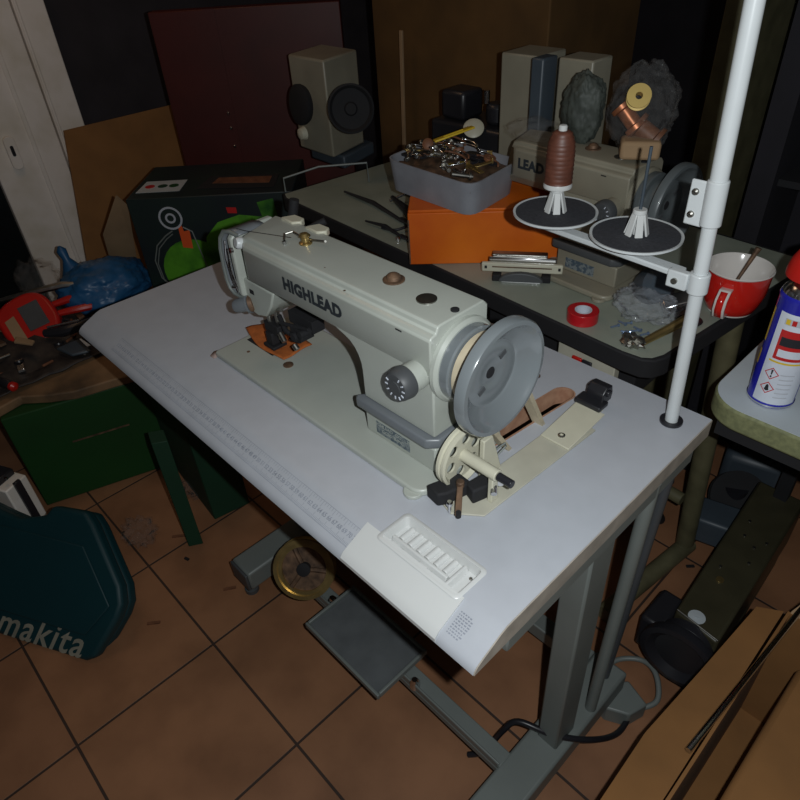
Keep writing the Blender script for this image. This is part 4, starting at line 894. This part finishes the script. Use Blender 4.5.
# pliers with red grips
PL = thing('pliers', 'pliers with red grips lying between the red tool and the blue bag', 'pliers', (-.72, .17, .43)); plo = Vector((-.72, .17, .43))
S().tube([(-.78,.125,.450), (-.755,.18,.460), (-.73,.235,.456), (-.71,.275,.448)], [.009,.012,.013,.010], 10).obj('grip', 'redpl', PL, plo)
S().tube([(-.755,.110,.432), (-.72,.16,.440), (-.705,.22,.436), (-.70,.265,.434)], [.008,.011,.012,.009], 10).obj('grip', 'redpl', PL, plo)
S().obox((-.79,.09,.446), (.3,-.9,0), (0,0,1), .035, .012, .009).obj('jaws', 'steel', PL, plo, bevel=.003)
tag(settle(S().tube([(-.90,.02,.47), (-.84,.10,.485), (-.80,.19,.49), (-.76,.25,.485)], [.006,.010,.012,.006], 8).obox((-.765,.255,.485), (.4,.6,0), (0,0,1), .035, .012, .008).obj('long_pliers', 'steel', bevel=.001), (-.83,.13,.47)), 'dull steel long-nosed pliers above the red-gripped pliers', 'pliers')
tag(settle(S().tube([(-.66,.06,.430), (-.62,.10,.435), (-.60,.15,.440), (-.61,.19,.440)], [.012,.017,.014,.008], 10).obj('dark_clamp', 'black'), (-.65,.09,.42)), 'black clamp lying right of the red measuring tool', 'clamp')
tag(settle(S().cyl((-.645,.07,.452), (-.60,.15,.458), .0035).obj('chrome_rod', 'chrome'), (-.635,.06,.448)), 'thin shiny chrome rod across the black clamp', 'rod')
tag(settle(S().slab([(-.662,-.012,.447), (-.612,.018,.440), (-.600,.005,.438), (-.645,-.028,.443)], (0,0,.006)).obj('pale_fork', 'card_lt', bevel=.001), (-.63,0,.44)), 'small pale forked clip below the black clamp', 'clip')
tag(settle(S().slab([(-.60,.06,.395), (-.54,.08,.388), (-.52,.13,.388), (-.60,.13,.395)], (0,0,.010)).obj('grey_cloth', 'motor', bevel=.004), (-.56,.08,.385)), 'grey-blue rag on the bench beside the corner of the white table', 'rag')
# under-heap so nothing floats
tag(S().sheet(lambda i, j: Vector((-.96 + .44*i, -.18 + .50*j, zt2 + .002 + .045*math.sin(PI*min(1, i*1.15))*math.sin(PI*min(1, j*1.05))**.6 + .012*noise.noise(Vector((i*8, j*8, 2))) + (.01)))+Vector((0,0,0)), 30, 30).obj('workshop_scraps', mat('dark_clutter', (.045,.035,.028), .6, c2=(.012,.010,.012), scale=40), smooth=20, solid=.004), 'dark heap of mixed workshop scraps covering the bench top', 'scraps', kind='stuff')
random.seed(21)
for k in range(40):
    i, j = random.uniform(.15, .95), random.uniform(.1, .95); x = -.96 + .44*i; y = -.18 + .50*j
    z = zt2 + .022 + .045*math.sin(PI*min(1, i*1.15))*math.sin(PI*min(1, j*1.05))**.6
    a_ = random.uniform(0, PI); u = Vector((math.cos(a_), math.sin(a_), random.uniform(-.2, .2))); s = S(); L = random.uniform(.014, .042)
    m_ = ['steel', 'rust', 'black', 'terr', 'chrome', 'brass'][k % 6]
    if k % 3 == 0: s.cyl(Vector((x,y,z)) - u*L, Vector((x,y,z)) + u*L, .004, seg=8)
    elif k % 3 == 1: s.obox((x,y,z), u, (0,0,1), L, .004, .009)
    else: s.ring((x,y,z), (u.x*.5, u.y*.5, 1), .014, .008, -.003, .003, 16)
    nm = {'steel':'steel_bit','rust':'rusty_bit','black':'black_bit','terr':'brown_bit','chrome':'chrome_bit','brass':'brass_bit'}[m_]
    tag(settle(s.obj(nm, m_, bevel=.0005), (x,y,z-.004)), {'steel_bit':'dull steel bit','rusty_bit':'rusty metal bit','black_bit':'black plastic bit','brown_bit':'brown machine bit','chrome_bit':'shiny chrome bit','brass_bit':'brassy bit'}[nm] + ' in the clutter on the left bench', 'metal part', nm.replace('_', ' ') + 's in the bench clutter')
tag(settle(S().lathe([(.004,0), (.012,.004), (.014,.02), (.012,.05), (.009,.055)], (-.565,-.115,.398), (.9,.3,-.05), 20).obj('screwdriver', 'black'), (-.565,-.115,.385)), 'screwdriver handle with red end at the front of the bench', 'screwdriver')
sd = bpy.data.objects['screwdriver']; S().lathe([(.013,0), (.013,.010), (.006,.016)], (-.513,-.098,.3955), (.9,.3,-.05), 18).obj('red_end', 'redpl', sd, (-.565,-.115,.385))
# blue bag
tag(settle(S().blob((-.80,.31,.44), .13, .14, .080, .16, 2.2, 5, 2, zt2+.005).lathe([(.045,0), (.028,.025), (.012,.055), (.016,.085), (.004,.10)], (-.89,.26,.470), (-.25,-.1,1), 16).obj('blue_bag', 'bluebag', smooth=180), (-.80,.34,zt2+.005)), 'blue plastic bag slumped behind the left corner of the white table', 'plastic bag')
tag(settle(S().blob((-.97,.17,.46), .07, .06, .06, .5, 2.6, 4, 6, zt2+.005).obj('brownish_clear_bag', 'bagclear', smooth=180), (-.97,.17,zt2+.005)), 'crumpled clear bag beside the foot of the white door', 'plastic bag')
RG = S().tube([(-1.08,.33+.022*math.cos(q),.36+.04*math.sin(q)) for q in [2*PI*k/24 for k in range(24)]], .0035, closed=True)
tag(settle(RG.obj('wire_ring', 'steel'), (-1.08,.33,.32)), 'oval wire ring hanging in front of the white door', 'ring')
# support under blue bag: dark crate
tag(settle(S().box(-1.09, -.98, .30, .36, 0, .32).obj('dark_crate', 'blackm', bevel=.004), (-1.03,.33,0)), 'dark crate on the floor by the white door', 'crate')

# white boxes seen above the teal case
for k, (x, y, z, a_) in enumerate(((-.47,-.27,.0,.3),)):
    wb = Vector((-.432, -.240, 0))
    WBX = thing('white_box', 'dirty white box with black clip between the teal case and green cabinet', 'box', wb)
    S().obox(wb + Vector((0,0,.100)), (.9,.42,0), (0,0,1), .065, .100, .035).obj('box_body', 'doorwhite', WBX, wb, bevel=.004)
    S().obox(wb + Vector((.064,.030,.103)), (.9,.42,0), (0,0,1), .005, .106, .010).obj('black_strap', 'black', WBX, wb, bevel=.002)
    S().obox(wb + Vector((-.02,-.01,.210)), (.9,.42,0), (0,1,0), .055, .030, .010).obj('black_clip', 'black', WBX, wb, bevel=.003)
    for q in (-.03, .055): S().lathe([(.006,0),(.004,.005)], wb + Vector((q*.9, q*.42-.01, .220)), seg=12).obj('clip_stud', 'chrome', WBX, wb)

# ---------------------------------------------------------------- teal tool case leaning back
A = Vector((-.096, -.423, 0)); U = Vector((.88208, .47111, 0)); V = Vector((-.33312, .62372, .7071)); N = Vector((.33312, -.62372, .7071))
TC = thing('tool_case', 'teal plastic power tool case leaning back on the floor tiles, white lettering', 'tool case', (.03, -.33, 0)); tco = Vector((.03, -.33, 0))
def cp(a, b_, h=0): return A + U*a + V*b_ + N*h
ol = [(-.22,.012), (.252,.012), (.275,.025), (.312,.125), (.316,.160), (.300,.200), (.190,.325), (.160,.350), (.06,.345), (.045,.318), (-.03,.296), (-.10,.305), (-.22,.325)]
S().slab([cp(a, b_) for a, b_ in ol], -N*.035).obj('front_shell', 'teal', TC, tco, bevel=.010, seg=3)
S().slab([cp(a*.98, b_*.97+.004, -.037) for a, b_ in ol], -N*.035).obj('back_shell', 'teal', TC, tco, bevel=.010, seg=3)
S().slab([cp(a, b_) for a, b_ in ((-.16,.07), (.24,.07), (.29,.15), (.18,.27), (-.16,.27))], N*.006).obj('raised_panel', 'teal', TC, tco, bevel=.005, seg=3)
text('lettering', 'makita', .088, 'faded_ink', TC, cp(.238, .043, .0008) - tco, U, V, bold=.001, align='RIGHT', space=1.12, shear=.25)

# ---------------------------------------------------------------- floor bits and right side
tag(settle(S().blob((-.16,-.02,.015), .055, .040, .014, .5, 3, 4, 17, .001).obj('clear_film', 'bagclear', smooth=180), (-.16,-.02,0)), 'clear plastic film on the floor beside the teal case', 'plastic film')
tag(settle(S().blob((-.20,.19,.012), .045, .035, .012, .6, 3.5, 4, 19, .001).obj('crumpled_film', 'bagclear', smooth=180), (-.20,.19,0)), 'small crumpled clear film on the floor against the green cabinet', 'plastic film')
for k, (x, y, a_, L, m_, lb) in enumerate(((-.07,.055,.9,.018,'terr','thin brown offcut lying on the tiles near the teal case'), (.02,.03,.3,.007,'blackm','small dark crumb on the tiles below the green stand'), (.19,.06,1.0,.016,'terr','brown sliver on the tiles before the grey stand foot'), (.14,-.13,.9,.016,'terr','brown sliver on the tiles right of the teal case'), (1.0,.93,.8,.010,'blackm','dark scrap on the tiles near the olive table leg'))):
    tag(settle(S().obox((x,y,.002), (math.cos(a_), math.sin(a_), 0), (0,0,1), L, .002, .0035).obj('floor_scrap', m_), (x,y,0)), lb, 'scrap')

# olive machine head lying on the floor under the side table
OM = thing('olive_machine_head', 'olive sewing machine head lying on the floor under the side table', 'sewing machine', (1.13, .85, 0)); omo = Vector((1.13, .85, 0))
Q = [Vector(q) for q in ((1.075,.630,.20), (1.170,.618,.20), (1.150,1.12,.20), (1.040,1.12,.20))]
S().slab(Q, (0,0,-.15)).obj('arm', 'olive', OM, omo, bevel=.006)
S().slab([Vector((1.07,.68,.002)), Vector((1.17,.67,.002)), Vector((1.15,1.08,.002)), Vector((1.05,1.08,.002))], (0,0,.038)).obj('bed', 'olive', OM, omo, bevel=.004)
S().cyl(Q[0] + Vector((.002,.004,.002)), Q[1] + Vector((-.002,.004,.002)), .0022).obj('bright_edge', 'steel', OM, omo)
S().lathe([(.015,0), (.017,.001), (.004,.002), (.004,.004)], (1.113,.645,.2005), seg=24).obj('white_washer', 'table3', OM, omo)
hx = (Q[0]+Q[1])/2 + Vector((-.005,-.002,-.055)); ha = (hx - (Q[2]+Q[3])/2); ha.z = 0
S().lathe([(.02,0), (.055,.0), (.055,.02), (.045,.03), (.075,.036), (.078,.042), (.078,.058), (.066,.060), (.050,.046), (.020,.044)], hx - ha.normalized()*.005, ha, 44).obj('hand_wheel', 'black', OM, omo)
S().box(1.02,1.07,.60,.70,.06,.16).obj('motor_block', 'black', OM, omo, bevel=.008)
for k, (x, y) in enumerate(((1.09,.80), (1.13,.85), (1.09,.92), (1.12,.90), (1.135,.93), (1.08,.97))): S().lathe([(.0035,0), (.0035,.002)], (x, y, .2003), seg=10).obj('screw', 'steel', OM, omo)
S().lathe([(.008,0), (.008,.003)], (1.105,.765,.2003), seg=14).obj('oil_cap', 'brass', OM, omo)
# floor motor, blue-grey with black pulley
FM = thing('floor_motor', 'blue-grey motor with black pulley on the floor beyond the olive machine', 'motor', (1.0, 1.27, 0)); fmo = Vector((1.0, 1.27, 0))
S().obox((1.0,1.03,.08), (1,.25,0), (0,0,1), .05, .04, .045).obj('terminal_box', 'motor', FM, fmo, bevel=.008)
S().obox((.985,1.27,.10), (1,.25,0), (0,0,1), .075, .08, .07).obj('motor_body', 'motor', FM, fmo, bevel=.02)
S().lathe([(.02,0), (.070,.003), (.070,.012), (.062,.018), (.070,.024), (.070,.034), (.02,.036)], (.995,1.155,.08), (.35,-.6,.7), 36).obj('pulley', 'blackm', FM, fmo)
S().cyl((.99,1.15,.0), (.99,1.15,.12), .03).obj('motor_foot', 'black', FM, fmo)
tag(settle(S().tube([(.862,1.02,.002), (.858,1.00,.05), (.85,.985,.11), (.86,.97,.17), (.88,.96,.21)], [.018,.012,.010,.012,.016], 12).obj('iron_bracket', 'blackm'), (.862,1.02,0)), 'curved black iron bracket on the floor left of the olive table leg', 'bracket')
# open carton bottom right
KB = thing('open_carton', 'open brown cardboard carton on the floor at the lower right', 'carton', (1.45, .40, 0)); kbo = Vector((1.45, .40, 0))
S().box(1.245, 1.72, .13, .135, 0, .34).box(1.245, 1.72, .655, .66, 0, .34).box(1.245, 1.25, .135, .655, 0, .34).box(1.715, 1.72, .135, .655, 0, .34).box(1.25, 1.715, .135, .655, 0, .005).obj('carton_walls', 'card', KB, kbo)
S().slab([(1.243,.14,.335), (1.240,.655,.335), (1.200,.640,.325), (1.186,.46,.318), (1.172,.30,.31), (1.176,.16,.31)], (.0,0,.004)).obj('side_flap', 'card', KB, kbo)
S().slab([(1.25,.658,.34), (1.715,.658,.34), (1.70,.72,.40), (1.28,.72,.40)], (0,.003,.003)).obj('back_flap', 'card_lt', KB, kbo)
tag(settle(S().cyl((1.236,.30,.353), (1.262,.68,.353), .005).obj('steel_bar', 'chrome'), (1.25,.49,.348)), 'shiny steel bar lying along the edge of the open carton', 'bar')
tag(settle(S().box(1.30, 1.66, .20, .60, .0055, .30).obj('packed_board', 'card', bevel=.01), (1.48,.40,.0055)), 'brown wrapped package filling the open carton', 'package')
# cables below right
tag(settle(S().tube(flow([(.905,.18,.006), (.93,.20,.03), (.95,.23,.10), (.97,.25,.135), (1.03,.28,.125), (1.08,.34,.09), (1.10,.42,.03), (1.09,.50,.008)]), .006).obj('black_cable', 'black', smooth=60), (1.0,.3,0)), 'black cable curling past the right leg of the white sewing table', 'cable')
tag(settle(S().tube(flow([(1.02,.47,.008), (1.0,.52,.01), (1.01,.57,.012), (1.05,.60,.02), (1.09,.585,.03), (1.12,.54,.02), (1.10,.50,.012)]), .006).obj('grey_cable', 'frame', smooth=60), (1.05,.53,0)), 'grey cable looped on the floor in front of the olive machine head', 'cable')
tag(settle(S().prism([(1.03,.44), (1.06,.435), (1.10,.455), (1.115,.50), (1.06,.52), (1.03,.49)], .0, .05).obj('pale_base_block', 'frame', bevel=.004), (1.07,.47,0)), 'pale grey block on the floor at the bottom right near the cables', 'block')
